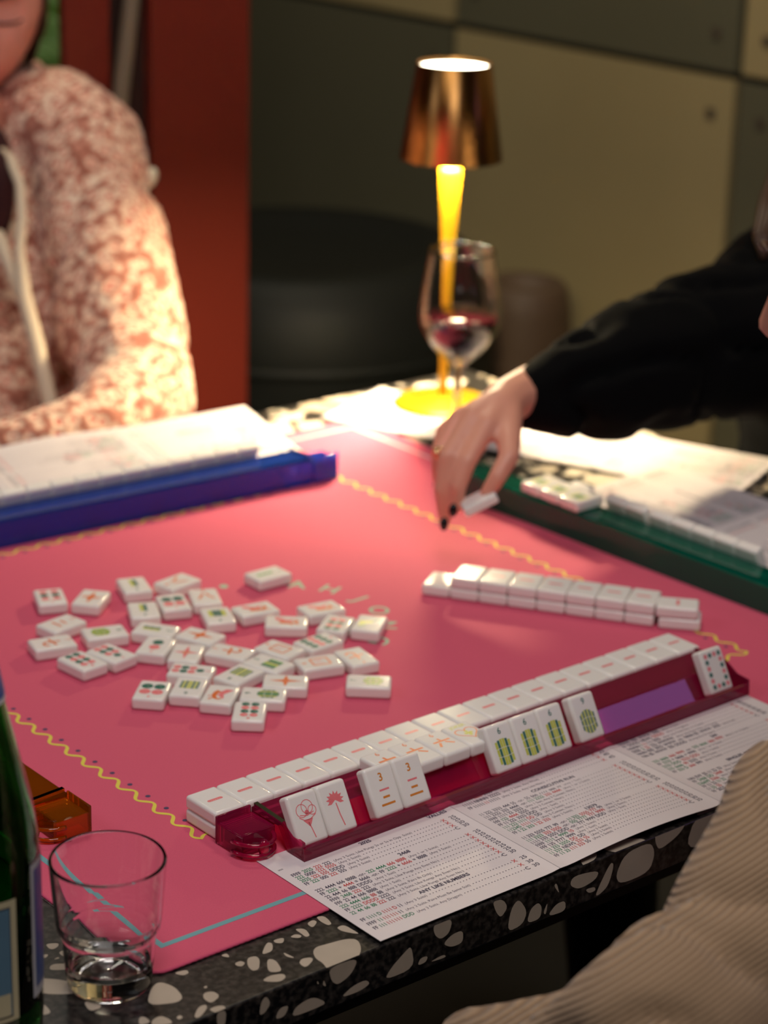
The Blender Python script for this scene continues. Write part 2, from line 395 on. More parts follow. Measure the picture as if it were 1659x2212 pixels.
for p in [[(890, 490), (905, 465), (960, 450), (1060, 422), (1120, 425), (1140, 470), (1125, 525), (970, 585), (940, 545), (905, 525)],
          [(630, 495), (655, 440), (685, 445), (685, 485), (640, 502)], [(685, 430), (745, 415), (740, 445), (700, 445)],
          [(770, 415), (800, 398), (835, 405), (825, 420)], [(795, 372), (850, 370), (878, 405), (855, 415), (830, 395)],
          [(905, 310), (950, 305), (990, 345), (970, 355), (930, 335)], [(858, 345), (890, 325), (915, 335), (890, 368)],
          [(1010, 365), (1050, 350), (1110, 385), (1130, 400), (1040, 385)], [(555, 520), (600, 510), (620, 530), (615, 580), (580, 588), (555, 560)],
          [(490, 548), (520, 535), (545, 545), (530, 565), (500, 562)], [(655, 525), (700, 530), (735, 585), (700, 595), (660, 590)],
          [(735, 490), (790, 515), (795, 522), (755, 515)], [(625, 640), (670, 610), (740, 600), (755, 620), (720, 645)],
          [(820, 550), (830, 525), (880, 517), (895, 530), (855, 572)], [(175, 598), (245, 580), (258, 598), (225, 612)],
          [(330, 700), (380, 690), (418, 715), (370, 755), (330, 730)], [(280, 825), (305, 770), (345, 758), (350, 780), (310, 828)],
          [(355, 785), (400, 765), (440, 765), (448, 790), (400, 805)], [(60, 680), (100, 640), (180, 665), (228, 720), (200, 750), (40, 765)],
          [(330, 670), (345, 662), (352, 670), (340, 678)], [(415, 510), (450, 495), (468, 520)],
          [(190, 825), (210, 812), (228, 825), (205, 838)], [(65, 840), (110, 815), (160, 835), (175, 858), (65, 870)], [(0, 825), (30, 820), (65, 850), (0, 868)]]:
    stone_top(p, c5)
for p in [[(470, 1385), (610, 1375), (600, 1415), (545, 1445), (500, 1430)], [(430, 1500), (500, 1490), (490, 1520), (455, 1535)],
          [(600, 1480), (650, 1450), (720, 1460), (700, 1540)], [(550, 1550), (600, 1520), (620, 1535)],
          [(510, 1620), (560, 1590), (760, 1590), (740, 1650), (520, 1660)], [(380, 1740), (600, 1750), (780, 1790), (900, 1870), (700, 1910), (400, 1900)],
          [(430, 1990), (500, 2050), (530, 2100), (430, 2130)], [(800, 1500), (900, 1480), (960, 1560), (860, 1600)], [(860, 1980), (1000, 1960), (1060, 2040), (930, 2090)]]:
    stone_top(p, c8)
for p in [[(800, 605), (850, 560), (1000, 545), (1055, 570), (925, 632)], [(690, 655), (760, 600), (790, 640), (720, 700)], [(1290, 420), (1400, 360), (1430, 380), (1300, 435)]]:
    stone_top(p, c4)
for p in [[(970, 570), (1125, 515), (1090, 600), (1020, 658), (985, 640)], [(615, 815), (625, 745), (650, 712), (675, 750), (645, 800)], [(695, 835), (720, 775), (770, 760), (745, 820)],
          [(780, 825), (800, 770), (890, 715), (965, 748), (900, 780)], [(1030, 725), (1090, 665), (1160, 630), (1185, 650), (1130, 690)],
          [(1255, 635), (1290, 570), (1360, 490), (1395, 455), (1410, 570)], [(910, 650), (915, 635), (922, 655)], [(940, 660), (945, 630), (960, 665)],
          [(1425, 560), (1440, 520), (1480, 508), (1470, 540)], [(1480, 545), (1560, 500), (1575, 515)], [(1555, 450), (1600, 400), (1659, 375), (1659, 440), (1600, 465)],
          [(1505, 360), (1540, 325), (1605, 320), (1590, 390), (1545, 425), (1515, 405)], [(398, 795), (448, 785), (440, 870), (400, 870)]]:
    stone_front(p, c5)
for p in [[(320, 1030), (340, 910), (380, 855), (425, 920), (400, 990)], [(420, 985), (440, 910), (480, 875), (500, 900), (490, 960)], [(505, 930), (530, 870), (520, 940)],
          [(525, 950), (570, 885), (620, 865), (620, 920)], [(245, 870), (300, 860), (325, 900), (290, 955), (265, 930)], [(640, 790), (660, 740), (795, 710), (775, 760), (690, 810)],
          [(770, 840), (850, 670), (870, 680), (840, 790), (790, 840)], [(560, 790), (575, 775), (590, 835)], [(875, 740), (925, 625), (1055, 565), (1080, 620), (1050, 720), (900, 785)],
          [(1080, 500), (1225, 430), (1235, 480), (1190, 540), (1100, 610), (1080, 570)], [(1230, 610), (1290, 420), (1420, 375), (1460, 470), (1400, 560)],
          [(720, 810), (770, 795), (775, 815), (740, 830)], [(1480, 400), (1600, 330), (1640, 420), (1500, 480)]]:
    stone_front(p, c4)
to = obj('tabletop', bm, [TERR, STONE], table); to.location = -tz
bm = bmesh.new(); box(bm, X0 + .03, X1 - .03, Y0 + .03, Y1 - .03, T - .06, T - .030); o = obj('apron', bm, BLACKM, table); o.location = -tz
bm = bmesh.new(); lathe(bm, [(.001, 0), (.28, 0), (.28, .012), (.05, .03), (.04, .06), (.04, T - .06)], 40); obj('pedestal', bm, BLACKM, table, True)

# ------------------------------------------------------------------ playing mat
PINK = mat('pink_mat', (210, 84, 112), 0.85, noise_amt=0.10, nscale=900, bump=0.12, bscale=1500)
TEALP = mat('mat_teal_print', (112, 160, 166), 0.8)
PALEP = mat('mat_pale_print', (232, 176, 178), 0.8)
YEL = mat('mat_yellow_print', (222, 206, 78), 0.8)
NAVY = mat('mat_navy_print', (70, 58, 92), 0.8)
MINT = mat('mat_mint_print', (150, 196, 170), 0.8)
PEDGE = mat('mat_edge_stitch', (206, 78, 112), 0.9)
M0, M1 = -0.124, 0.676
MZ = 0.0022
pm = empty('playing_mat', (0.276, 0.276, T), 'large square pink neoprene game mat with wavy yellow line', 'mat')
bm = bmesh.new(); k = .012; q = []
for cx, cy, a0 in ((M1 - k, M1 - k, 0), (M0 + k, M1 - k, 90), (M0 + k, M0 + k, 180), (M1 - k, M0 + k, 270)):
    for j in range(7):
        a = math.radians(a0 + j * 15); q.append((cx + k * math.cos(a) - .276, cy + k * math.sin(a) - .276))
prism(bm, q, 0.0002, MZ)
obj('mat_sheet', bm, PINK, pm)
bm = bmesh.new()   # serged rim: stitched tube
n = 240; loop = []
per = [Vector((a, b, 0)) for a, b in q]; tot = []
for i in range(len(per)):
    a, b = per[i], per[(i + 1) % len(per)]; d = (b - a).length; kk = max(1, int(d / .0022))
    for j in range(kk): tot.append(a.lerp(b, j / kk))
tube(bm, [p + Vector((0, 0, .0013)) for p in tot] + [tot[0] + Vector((0, 0, .0013))], [.00135 if i % 2 else .00105 for i in range(len(tot) + 1)], 6, cap=False)
obj('stitched_edge', bm, PEDGE, pm)
def strip(bm, pts, wd, z, mi=0, closed=False):
    pts = [Vector((a, b, 0)) for a, b in pts]; rows = []; N = len(pts)
    for i in range(N):
        a = pts[(i - 1) % N] if closed or i > 0 else pts[i]; b = pts[(i + 1) % N] if closed or i < N - 1 else pts[i]
        d = (b - a).normalized(); nn = Vector((-d.y, d.x, 0))
        ww = wd[i] if isinstance(wd, list) else wd
        if closed and N < 10: nn = nn * 1.414
        rows.append((bm.verts.new(pts[i] + nn * ww / 2 + Vector((0, 0, z))), bm.verts.new(pts[i] - nn * ww / 2 + Vector((0, 0, z)))))
    for i in range(N if closed else N - 1):
        A, B = rows[i], rows[(i + 1) % N]; bm.faces.new((A[0], A[1], B[1], B[0])).material_index = mi
h = .276; l0, l1, wd = -.0975 - h, .6525 - h, .0042
bm = bmesh.new(); PZ = MZ + .00012
def quad(bm, a, b, c, d, z, mi): bm.faces.new([bm.verts.new((x, y, z)) for x, y in (a, b, c, d)]).material_index = mi
quad(bm, (l0 - wd, l0 - wd), (l1 + wd, l0 - wd), (l1, l0), (l0, l0), PZ, 0)
quad(bm, (l0 - wd, l0 - wd), (l0, l0), (l0, l1), (l0 - wd, l1 + wd), PZ, 0)
quad(bm, (l0 - wd, l1 + wd), (l0, l1), (l1, l1), (l1 + wd, l1 + wd), PZ, 1)
quad(bm, (l1 + wd, l1 + wd), (l1, l1), (l1, l0), (l1 + wd, l0 - wd), PZ, 1)
obj('printed_border', bm, [TEALP, PALEP], pm)
bm = bmesh.new(); W = 0.54; nw = 24; lam = W / nw; pts = []; wds = []
def corner(s, side):     # s 0..W along a side; wave offset inward
    o = .0034 * math.sin(2 * PI * s / lam)
    return {0: (s, o), 1: (W - o, s), 2: (W - s, W - o), 3: (o, W - s)}[side]
for side in range(4):
    for i in range(nw * 16):
        s = i / (nw * 16) * W; x, y = corner(s, side); pts.append((x - h, y - h)); wds.append(.0019 + .0009 * abs(math.cos(2 * PI * s / lam)))
strip(bm, pts, wds, PZ, 0, True)
for side in range(4):
    for i in range(nw):
        s = (i + .75) * lam
        x, y = {0: (s, .0062), 1: (W - .0062, s), 2: (W - s, W - .0062), 3: (.0062, W - s)}[side]
        if min(s, W - s) < .006: continue
        bm.faces.new([bm.verts.new((x - h + .0019 * math.cos(a * PI / 6), y - h + .0019 * math.sin(a * PI / 6), PZ)) for a in range(12)]).material_index = 1
obj('printed_wave', bm, [YEL, NAVY], pm)
bm = bmesh.new()
for ch, a in zip('MAHJONG', (64, 43.5, 24, 3, -17.5, -39, -61)):
    ar = math.radians(a); put_text(bm, ch, .270 - h + .088 * math.cos(ar), .270 - h + .088 * math.sin(ar), .024, PZ, 0, 'C', ar - PI / 2, bold=.01)
x, y = .28 - h, .364 - h
bm.faces.new([bm.verts.new((x + .004 * math.cos(a * PI / 6), y + .004 * math.sin(a * PI / 6), PZ)) for a in range(12)])
obj('printed_letters', bm, MINT, pm)

# ------------------------------------------------------------------ tiles
TW, TL, TH = .0250, .0352, .0100
def circ(x, y, r, n=14): return [(x + r * math.cos(2 * PI * k / n), y + r * math.sin(2 * PI * k / n)) for k in range(n)]
def tile_mesh(name, draw):
    bm = bmesh.new()
    box(bm, -TW / 2 + .0001, TW / 2 - .0001, -TL / 2 + .0001, TL / 2 - .0001, 0, TH, 0, .0024, 4)
    Z = TH + .00006
    class D: pass
    d = D()
    def poly(p, mi): bm.faces.new([bm.verts.new((x / 1000, y / 1000, Z)) for x, y in p]).material_index = mi
    def line(pts, wd, mi):
        for a, b in zip(pts, pts[1:]):
            v = Vector((b[0] - a[0], b[1] - a[1])); v.normalize(); nx, ny = -v.y * wd / 2, v.x * wd / 2
            poly([(a[0] + nx, a[1] + ny), (a[0] - nx, a[1] - ny), (b[0] - nx, b[1] - ny), (b[0] + nx, b[1] + ny)], mi)
    def disc(x, y, r, mi): poly(circ(x, y, r), mi)
    def txt(s, x, y, size, mi, bold=.012): put_text(bm, s, x / 1000, y / 1000, size / 1000, Z, mi, 'C', bold=bold)
    d.poly, d.line, d.disc, d.txt = poly, line, disc, txt
    if draw: draw(d)
    me = bpy.data.meshes.new(name); bm.normal_update(); bm.to_mesh(me); bm.free()
    for mm in (TILE, GREEN, PINKP, ORANGE, YELLOWG, LGREEN, GOLDO): me.materials.append(mm)
    return me
# unit: millimetres, number at +y. 1 green 2 pink 3 orange 4 yellow-green 5 leaf green 6 gold
def bam(nn, cols, hs):
    def f(d):
        d.txt(str(nn), 0, 12.0, 6.5, 1)
        n = len(cols); w = 14.5 / n if n > 2 else 3.2; x = -w * n / 2
        for c, hh in zip(cols, hs):
            for s in range(3):
                y0 = -3.5 - hh / 2 + hh * s / 3
                d.poly([(x + .15, y0 + .25), (x + w - .15, y0 + .25), (x + w - .15, y0 + hh / 3 - .15), (x + .15, y0 + hh / 3 - .15)], c)
            x += w
    return f
def dots(nn, cols):
    def f(d):
        d.txt(str(nn), 0, 12.6, 5.5, 2)
        rows = len(cols); step = {1: 10, 2: 10, 3: 7.6, 4: 6.3}[rows]; y = {2: 4.0, 3: 5.5, 4: 7.0}[rows]
        for c in cols:
            xs = ((-4.8, 4.8) if rows < 4 else (-3.6, 3.6)) if nn != 9 else (-6.6, 0, 6.6)
            if c[1] == 1: xs = (0,)
            for x in xs:
                d.disc(x, y, {2: 4.5, 3: 3.5, 4: 3.1}[rows] if nn != 9 else 3.1, c[0]); d.disc(x - .8, y, .55, 0)
            y -= step
    return f
def crak(nn, strokes, box_=False):
    def f(d):
        d.txt(str(nn), 0, 12.4, 6.5, 3)
        if box_:
            d.line([(-6, 6), (6, 6), (6, -8), (-6, -8), (-6, 6)], 1.5, 3); d.line([(-2, 4), (-2.5, -3)], .8, 2); d.line([(2, 4), (2, -2), (4, -2)], .8, 2)
        for s in strokes: d.line(s, 2.0, 3)
    return f
def wind(ch, mid):
    def f(d):
        for k in range(4):
            a = k * PI / 2 + PI / 2; c, s = math.cos(a), math.sin(a)
            d.poly([(c * 10.5, s * 13), (-s * 2.2 + c * 1.5, c * 2.2 + s * 1.5), (s * 2.2 + c * 1.5, -c * 2.2 + s * 1.5)], 3 if mid == 3 else 2)
        d.disc(0, 0, 3.0, mid)
        if ch: d.txt(ch, 0, -0.5, 6, 4 if mid != 3 else 2, .03)
    return f
def prawn(d):
    d.poly([(-9, -9), (-2, 1.5), (2, -2), (-3, -9.5)][::-1], 2); d.poly([(-4.5, 8), (2.5, 1.5), (-2.5, -2)], 2)
    pts = [(4 * math.cos(t) - 0, 5.5 + 7.5 * math.sin(t) - 4) for t in [i * .32 - 1.2 for i in range(12)]]
    for i, (a, b) in enumerate(zip(pts, pts[1:])): d.line([a, b], 4.6 - .28 * i, 3)
    d.line([(2, 5), (7, 10.5)], 1.5, 3); d.line([(3, 2), (8.5, 5)], 1.2, 3)
def greendragon(d):
    d.poly([(-8, -8), (-2, -2), (3, 0), (2, 5), (-3, 3), (-8, 3)], 4); d.line([(0, 1), (5, 7), (8, 12)], 2.4, 1); d.line([(-6, -10), (-2, -4)], 1.6, 5)
def flower(d):
    d.line([(-.2, -3), (.8, -7.5), (2.0, -14)], .8, 2)
    for cx, cy, r in ((-3.2, 5.5, 4.4), (1.8, 7.2, 4.6), (5.2, 4.2, 3.2)):
        c = circ(cx, cy, r, 16); d.line(c + [c[0]], .55, 2)
    d.line([(-6.5, 1.5), (-3, -1), (2, -1.2), (7, 1)], .6, 2); d.line([(-5.5, 3), (0, 1.5), (6, 3)], .6, 2); d.poly([(-4, -1), (4, -1), (1.5, -4.5), (0, -6), (-1.5, -4)][::-1], 2); d.disc(.5, 3.6, 1.7, 2)
def palm(d):
    d.line([(0, 3), (.6, -5), (2.0, -13)], .9, 2)
    for k in range(9):
        a = math.radians(-25 + k * 28); L = 7.5
        ex, ey = L * math.cos(a), 5 + L * .85 * math.sin(a); nx, ny = -math.sin(a) * 1.2, math.cos(a) * 1.2
        d.poly([(0, 5), (ex * .6 - nx, 5 + (ey - 5) * .6 - ny), (ex, ey), (ex * .6 + nx, 5 + (ey - 5) * .6 + ny)], 2)
def soap(d):
    k = 0; pts = [(-7.4 + i * 4.93, 12.2) for i in range(4)] + [(7.4, 12.2 - i * 4.88) for i in range(1, 5)] + [(7.4, -12.2)] + [(7.4 - i * 4.93, -12.2) for i in range(1, 4)] + [(-7.4, -12.2 + i * 4.88) for i in range(1, 5)]
    for x, y in pts: d.disc(x, y, 1.9, 1 if k % 2 else 2); d.disc(x - .4, y, .35, 0); k += 1
def joker(d):
    d.txt('JOKER', 0, 12.8, 5.0, 4, .02)
    p = [(9 * math.sin(t) ** 3, 1.0 + 0.55 * (13 * math.cos(t) - 5 * math.cos(2 * t) - 2 * math.cos(3 * t) - math.cos(4 * t))) for t in [i * PI / 14 for i in range(29)]]
    d.line(p, .9, 3)
    for x, y in ((0, 3), (-2.2, 0), (2.2, 0), (0, -2.6), (0, 0)): d.disc(x, y, 1.5, 4)
def three(d):
    d.txt('3', 0, 9.5, 8.0, 6, .02); d.line([(-4.0, 0.5), (4.4, .5)], 1.3, 2); d.line([(-2.6, -4.6), (3.2, -4.6)], 1.5, 6); d.line([(-5.6, -9.6), (6.2, -9.6)], 1.5, 6)
def backbar(d):
    d.line([(-4.8, 0), (4.8, 0)], 2.8, 2); d.disc(-4.8, 0, 1.4, 2); d.disc(4.8, 0, 1.4, 2)
    for i in range(5): d.poly([(-3.6 + i * 1.7, -.85), (-3.0 + i * 1.7, -.85), (-3.0 + i * 1.7, -.25), (-3.6 + i * 1.7, -.25)], 0)
seven = [[(-6.5, -1.5), (7, 1.5)], [(0, 6.5), (-.5, -6), (2, -8), (6, -7), (6.5, -4)]]
Gd, Pk = 1, 2
KINDS = {
 'dots6': dots(6, [(Pk, 2), (Gd, 2), (Pk, 2)][::-1]), 'dots4': dots(4, [(Pk, 2), (Gd, 2)]),
 'dots8': dots(8, [(Pk, 2), (Gd, 2), (Pk, 2), (Gd, 2)]), 'dots7': dots(7, [(Gd, 1), (Pk, 2), (Gd, 2), (Pk, 2)]),
 'dots9': dots(9, [(Gd, 3), (Pk, 3), (Gd, 3)]), 'dots2': dots(2, [(Pk, 1), (Gd, 1)]),
 'bam1': bam(1, [5], [17]), 'bam2': bam(2, [1, 4], [15, 15]), 'bam4': bam(4, [4, 1, 1, 4], [13] * 4), 'bam5': bam(5, [1, 5, 4, 1, 5], [13] * 5),
 'bam6': bam(6, [1, 4, 1, 4, 4, 1, 4, 1], [13, 14, 14, 14, 14, 14, 14, 13]), 'bam7': bam(7, [5, 4, 1, 4, 1, 4, 5], [10, 13, 16, 16, 16, 13, 10]),
 'bam8': bam(8, [4, 5, 4, 5, 4, 5, 4], [10, 13, 15, 16, 15, 13, 10]), 'bam9': bam(9, [1, 4, 1, 5, 1, 4, 1], [10, 14, 17, 17, 17, 14, 10]),
 'bam6s': bam(6, [4, 1, 4, 4, 1, 4], [16.5, 18.5, 19.5, 19.5, 18.5, 16]), 'bam9s': bam(9, [1, 4, 1, 4, 1, 4, 1, 4, 1], [12, 14.5, 16.5, 18, 18, 18, 16.5, 14, 12]),
 'crak2': crak(2, [[(-4, 2), (4, 2)], [(-6, -5), (6, -5)]]), 'crak4': crak(4, [], True), 'crak7': crak(7, seven),
 'crak8': crak(8, [[(-1.5, 5), (-3, 0), (-6, -6)], [(1.5, 6), (3, 0), (7, -6)]]),
 'crak6': crak(6, [[(-7, 1.5), (8, 1.5)], [(0, 6), (0.5, 2)], [(-2.5, -.5), (-6, -6)], [(2, -.5), (7, -5.5)]]),
 'wind': wind('', 3), 'windW': wind('W', 2), 'windN': wind('N', 3), 'prawn': prawn, 'dragon': greendragon,
 'flower': flower, 'palm': palm, 'soap': soap, 'joker': joker, 'three': three, 'back': backbar, 'plain': None}
MESH = {k: tile_mesh('tile_' + k, f) for k, f in KINDS.items()}
def tile(kind, loc, rz=0, label=None, group=None, rot=None):
    o = bpy.data.objects.new('mahjong_tile', MESH[kind]); COL.objects.link(o)
    o.location = loc; o.rotation_euler = rot if rot else (0, 0, rz)
    return tag(o, label, 'mahjong tile', group)
ZM = T + MZ + .0001
DISC = [('dots6', .1353, .4097, 157, 'white tile with pink and green dots, farthest left of the discards'),
 ('wind', .1614, .3880, 310, 'white tile with an orange four-pointed star, second from left at the back of the discards'),
 ('bam2', .2066, .3913, 160, 'white tile with two bamboo bars, at the back touching the faint orange tile'),
 ('crak8', .2409, .3770, 100, 'white tile with a faint orange character lying sideways at the very back of the group'),
 ('crak8', .2399, .3350, 334, 'white tile with two splayed orange strokes beside the four-dot tile'),
 ('dots4', .2112, .3397, 158, 'white tile with four dots between the two-bamboo tile and splayed orange tile'),
 ('bam2', .1820, .3403, 153, 'white tile with two bamboo bars just in front of its look-alike'),
 ('bam4', .2243, .2949, 156, 'white tile with four green and yellow bars next to the sideways orange prawn tile'),
 ('crak2', .1121, .3553, 280, 'white tile with two orange lines lying sideways at the left of the discards'),
 ('bam8', .1304, .3193, 252, 'white tile with a pale green and yellow bamboo bundle turned sideways'),
 ('bam2', .1664, .2996, 214, 'white tile with one slim green bar and a curly green number lying sideways'),
 ('crak7', .0852, .3254, 256, 'white tile with orange hooked character, leftmost and nearest of the left discards'),
 ('dots8', .0846, .2807, 186, 'white eight-dot tile lying at an angle at the left front of the discards'),
 ('dots7', .1113, .2803, 190, 'white seven-dot tile touching the angled eight-dot tile'),
 ('dots2', .1477, .2718, 128, 'white tile with one green and one pink dot'),
 ('windW', .1589, .2461, 314, 'white tile with pink star and yellow-green letter W'),
 ('dots7', .1425, .2154, 221, 'white seven-dot tile in front of the star tile marked W'),
 ('wind', .1881, .2683, 202, 'white tile with plain orange four-pointed star in the middle of the heap'),
 ('crak7', .1881, .2278, 28, 'white tile with orange hooked character beside the star tile marked W'),
 ('dots4', .0971, .2024, 134, 'white four-dot tile at the near left end of the front cluster'),
 ('bam6', .1228, .1907, 133, 'white tile with green and yellow bars between the four-dot tile and an orange prawn'),
 ('prawn', .1338, .1654, 131, 'white tile with orange prawn shape, nearest to the pink rack'),
 ('bam9', .1607, .1466, 47, 'white tile numbered nine with green bamboo bundle at the front'),
 ('dots8', .1337, .1279, 139, 'white eight-dot tile, nearest the camera of all the discards'),
 ('windN', .1888, .1560, 49, 'white tile with orange star and lettering behind the nine-bamboo tile'),
 ('bam6', .1679, .1883, 106, 'white tile numbered six with slanting green bars behind the front prawn tile'),
 ('bam5', .1988, .1913, 15, 'white tile numbered five with slanting green bars'),
 ('crak4', .2231, .2093, 14, 'white tile with orange square character, farther of the two with squares'),
 ('dots9', .2574, .2031, 273, 'white nine-dot tile with green and pink rows of three'),
 ('crak4', .2322, .1701, 74, 'white tile with orange square character, nearer of the two with squares'),
 ('crak7', .2628, .1614, 169, 'white tile with orange hooked character at the right end of the heap'),
 ('bam7', .2404, .1183, 49, 'white tile numbered seven with green bamboo, lying alone at the right front'),
 ('prawn', .2577, .2882, 260, 'white tile with orange prawn beside the four-bar bamboo tile'),
 ('prawn', .2616, .2510, 231, 'white tile with orange prawn, middle one of the three together'),
 ('prawn', .3030, .2578, 261, 'white tile with orange prawn behind the upright-lying eight-dot tile'),
 ('dots8', .2919, .2243, 306, 'white eight-dot tile touching the yellow-green dragon tile'),
 ('dragon', .3143, .2086, 308, 'white tile with a yellow-green creature over the printed mint letters'),
 ('bam1', .3142, .3466, 270, 'white tile with a single green bar lying alone at the back by the letter A')]
for kd, x, y, a, lb in DISC: tile(kd, (x, y, ZM), math.radians(a), lb, 'discarded tiles face up in the middle')

# wall of stacked tiles behind the pink rack (two layers, 19 wide)
wx, wy, wa = .0178, .0095, math.radians(.8)
GW = 'tiles of the long wall behind the pink rack'
for i in range(19):
    cx = wx + i * .0251 * math.cos(wa); cy = wy + i * .0251 * math.sin(wa) + random.uniform(-.0004, .0004)
    tile('plain', (cx, cy, ZM), wa, 'white tile in the lower layer of the long wall behind the pink rack', GW + ', lower layer')
    tile('back', (cx, cy, ZM + TH), wa, 'face-down white tile with pink bar, top layer of the long wall', GW + ', upper layer')
# wall on the right
a = math.radians(-57); d = Vector((math.cos(a), math.sin(a))); nn = Vector((-d.y, d.x)); P0 = Vector((.4045, .2495))
for i in range(8):
    c = P0 + d * (.0252 * (i + .5)) + nn * .0176
    lb = 'bare white tile alone in one layer at the left end of the short stacked wall' if i == 0 else 'white tile in the lower layer of the short stacked wall on the right'
    tile('plain', (c.x, c.y, ZM), a, lb, None if i == 0 else 'lower layer of the short wall')
    if i: tile('back', (c.x, c.y, ZM + TH), a, 'face-down white tile with pink bar on top of the short wall on the right', 'upper layer of the short wall')
a2 = math.radians(-49); d2 = Vector((math.cos(a2), math.sin(a2))); n2 = Vector((-d2.y, d2.x)); c = Vector((.5155, .0765)) + d2 * .0176 + n2 * .0126
tile('plain', (c.x, c.y, ZM), a2 + PI / 2, 'lengthwise white tile at the bottom right end of the short wall')
c -= d2 * .0025
tile('back', (c.x, c.y, ZM + TH), a2 + PI / 2, 'lengthwise face-down tile topping the right end of the short wall')

# ------------------------------------------------------------------ racks
RPROF = [(-.0685, 0), (-.0680, .0088), (-.0655, .0092), (-.0650, .0030), (-.0545, .0026), (-.0440, .0176), (-.0430, .0182),
         (-.0125, .0182), (-.0110, .0170), (-.0110, 0), (-.0135, 0), (-.0135, .0150), (-.0400, .0150), (-.0505, .0008), (-.0520, 0)]
def rack(name, loc, rz, length, m, label, curl=True, flip=False, zs=1.0):
    t = empty(name, loc, label, 'tile rack', rot=(0, 0, rz))
    def obj(nm, bm, m, par, smooth=False):
        if zs != 1.0:
            for v in bm.verts: v.co.z *= zs
        if flip:
            for v in bm.verts: v.co.x = length - v.co.x
            bmesh.ops.reverse_faces(bm, faces=bm.faces[:])
        return globals()['obj'](nm, bm, m, par, smooth)
    bm = bmesh.new(); extrude_x(bm, RPROF, 0, length); obj('tray', bm, m, t)
    for i in range(7):
        x = length * (i + .5) / 7
        bm = bmesh.new(); box(bm, x - .001, x + .001, -.0400, -.0136, .0, .0149); obj('rib', bm, m, t)
    for s in (0, 1):     # end blocks
        xe = -.036 if s == 0 else length
        if s == 1:
            bm = bmesh.new(); extrude_x(bm, [(-.068, 0), (-.067, .012), (-.055, .013), (-.043, .020), (-.011, .020), (-.011, 0)], xe, xe + .002); obj('end_cap', bm, m, t)
            continue
        bm = bmesh.new()
        box(bm, -.030, -.0012, -.0125, -.0105, 0, .0195, 0, .0006)
        box(bm, -.030, -.0285, -.040, -.0125, 0, .0150, 0, .0005)
        box(bm, -.0285, -.0012, -.0385, -.0370, 0, .0150, 0, .0005)
        box(bm, -.0285, -.0012, -.0368, -.0130, .0135, .0150, 0, .0004)
        box(bm, -.0165, -.0150, -.0368, -.0130, .0005, .0130, 0, .0003)
        obj('end_block', bm, m, t)
        if curl:
            bm = bmesh.new()
            pts = [(-.002 - .015 * (1 - math.cos(k * PI / 10)), -.026 - .018 * math.sin(k * PI / 10), .0075) for k in range(11)]
            for z in (.003, .0105):
                tube(bm, [(x, y - .006, z) for x, y, _ in pts], .0016, 8)
            ellip(bm, (-.017, -.0475, .007), (.0045, .0035, .0065)); obj('end_scroll', bm, m, t)
        bm = bmesh.new(); extrude_x(bm, [(-.046, .0155), (-.043, .0155), (-.0125, .0185), (-.0125, .0205), (-.045, .0185)], .0005, .004)
        extrude_x(bm, [(-.0675, .0005), (-.0665, .0125), (-.0560, .0135), (-.045, .0200), (-.044, .0182), (-.0545, .0030)], .0, .0022); obj('end_cheek', bm, m, t)
    return t
MAG = acrylic('pink_acrylic', (255, 140, 186), body=.34, bodycol=(222, 30, 104))
BLU = acrylic('blue_acrylic', (120, 170, 255), body=.38, bodycol=(34, 96, 236))
TEA = acrylic('teal_acrylic', (110, 226, 200), body=.42, bodycol=(14, 140, 118))
AMB = acrylic('amber_acrylic', (255, 190, 90), body=.30, bodycol=(232, 118, 16))
rk = rack('tile_rack', (.0330, .0000, T + MZ + .0010), math.radians(1.0), .440, MAG, 'clear magenta pink tile rack nearest the camera, resting on the mat and scorecard')
CT = T + MZ + .0010
# tiles leaning in the near rack
th = math.radians(60)
def lean(kind, x, label, group=None, y=None):
    # bottom front edge of the face at (x, y), leaning back by 30 degrees
    yy = (-.0648 + x * .0175) if y is None else y
    M = Matrix.Translation((x, yy, CT + .0078)) @ Matrix.Rotation(math.radians(1.0), 4, 'Z') @ Matrix.Rotation(th, 4, 'X') @ Matrix.Translation((0, TL / 2, -TH))
    o = bpy.data.objects.new('mahjong_tile', MESH[kind]); COL.objects.link(o); o.matrix_world = M
    return tag(o, label, 'mahjong tile', group)
lean('flower', .0470, 'upright tile with pink outlined rose at the left end of the pink rack')
lean('palm', .0722, 'upright tile with pink palm-like flower beside the rose tile')
lean('three', .1135, 'upright tile with orange number 3 and three lines, left one of the pair')
lean('three', .1387, 'upright tile with orange number 3 and three lines, right one of the pair')
lean('bam6s', .2250, 'upright tile with number 6 over bamboo, left of three alike in the pink rack')
lean('bam6s', .2502, 'upright tile with number 6 over bamboo, middle of three alike in the pink rack')
lean('bam6s', .2754, 'upright tile with number 6 over bamboo, right of three alike in the pink rack')
lean('bam9s', .3090, 'upright tile with number 9 over striped bamboo standing alone in the pink rack')
lean('soap', .4500, 'upright tile framed with green and pink dots at the right end of the pink rack')
for i, (kd, lb) in enumerate([('crak6', 'orange six tile lying flat on the pink rack, half hidden by the threes'),
                              ('crak6', 'orange six tile lying flat on the pink rack, second of four'),
                              ('crak6', 'tile with orange six lying flat on the pink rack, beside the joker'),
                              ('joker', 'joker tile with orange heart outline lying flat on the pink rack')]):
    tile(kd, (.1372 + i * .0251, -.0292 + i * .0004, CT + .0184), math.radians(1.0), lb)

# orange rack at left

ork = rack('tile_rack', (-.0425, .522, T + MZ), math.radians(-90), .44, AMB, 'clear amber orange tile rack beside the green bottle', flip=True)
# blue rack at the back
RZ0 = T + MZ
brk = rack('tile_rack', (.5070, .5225, RZ0), math.radians(180 - 3.5), .47, BLU, 'clear blue tile rack at the far side in front of the floral jacket', zs=1.45)
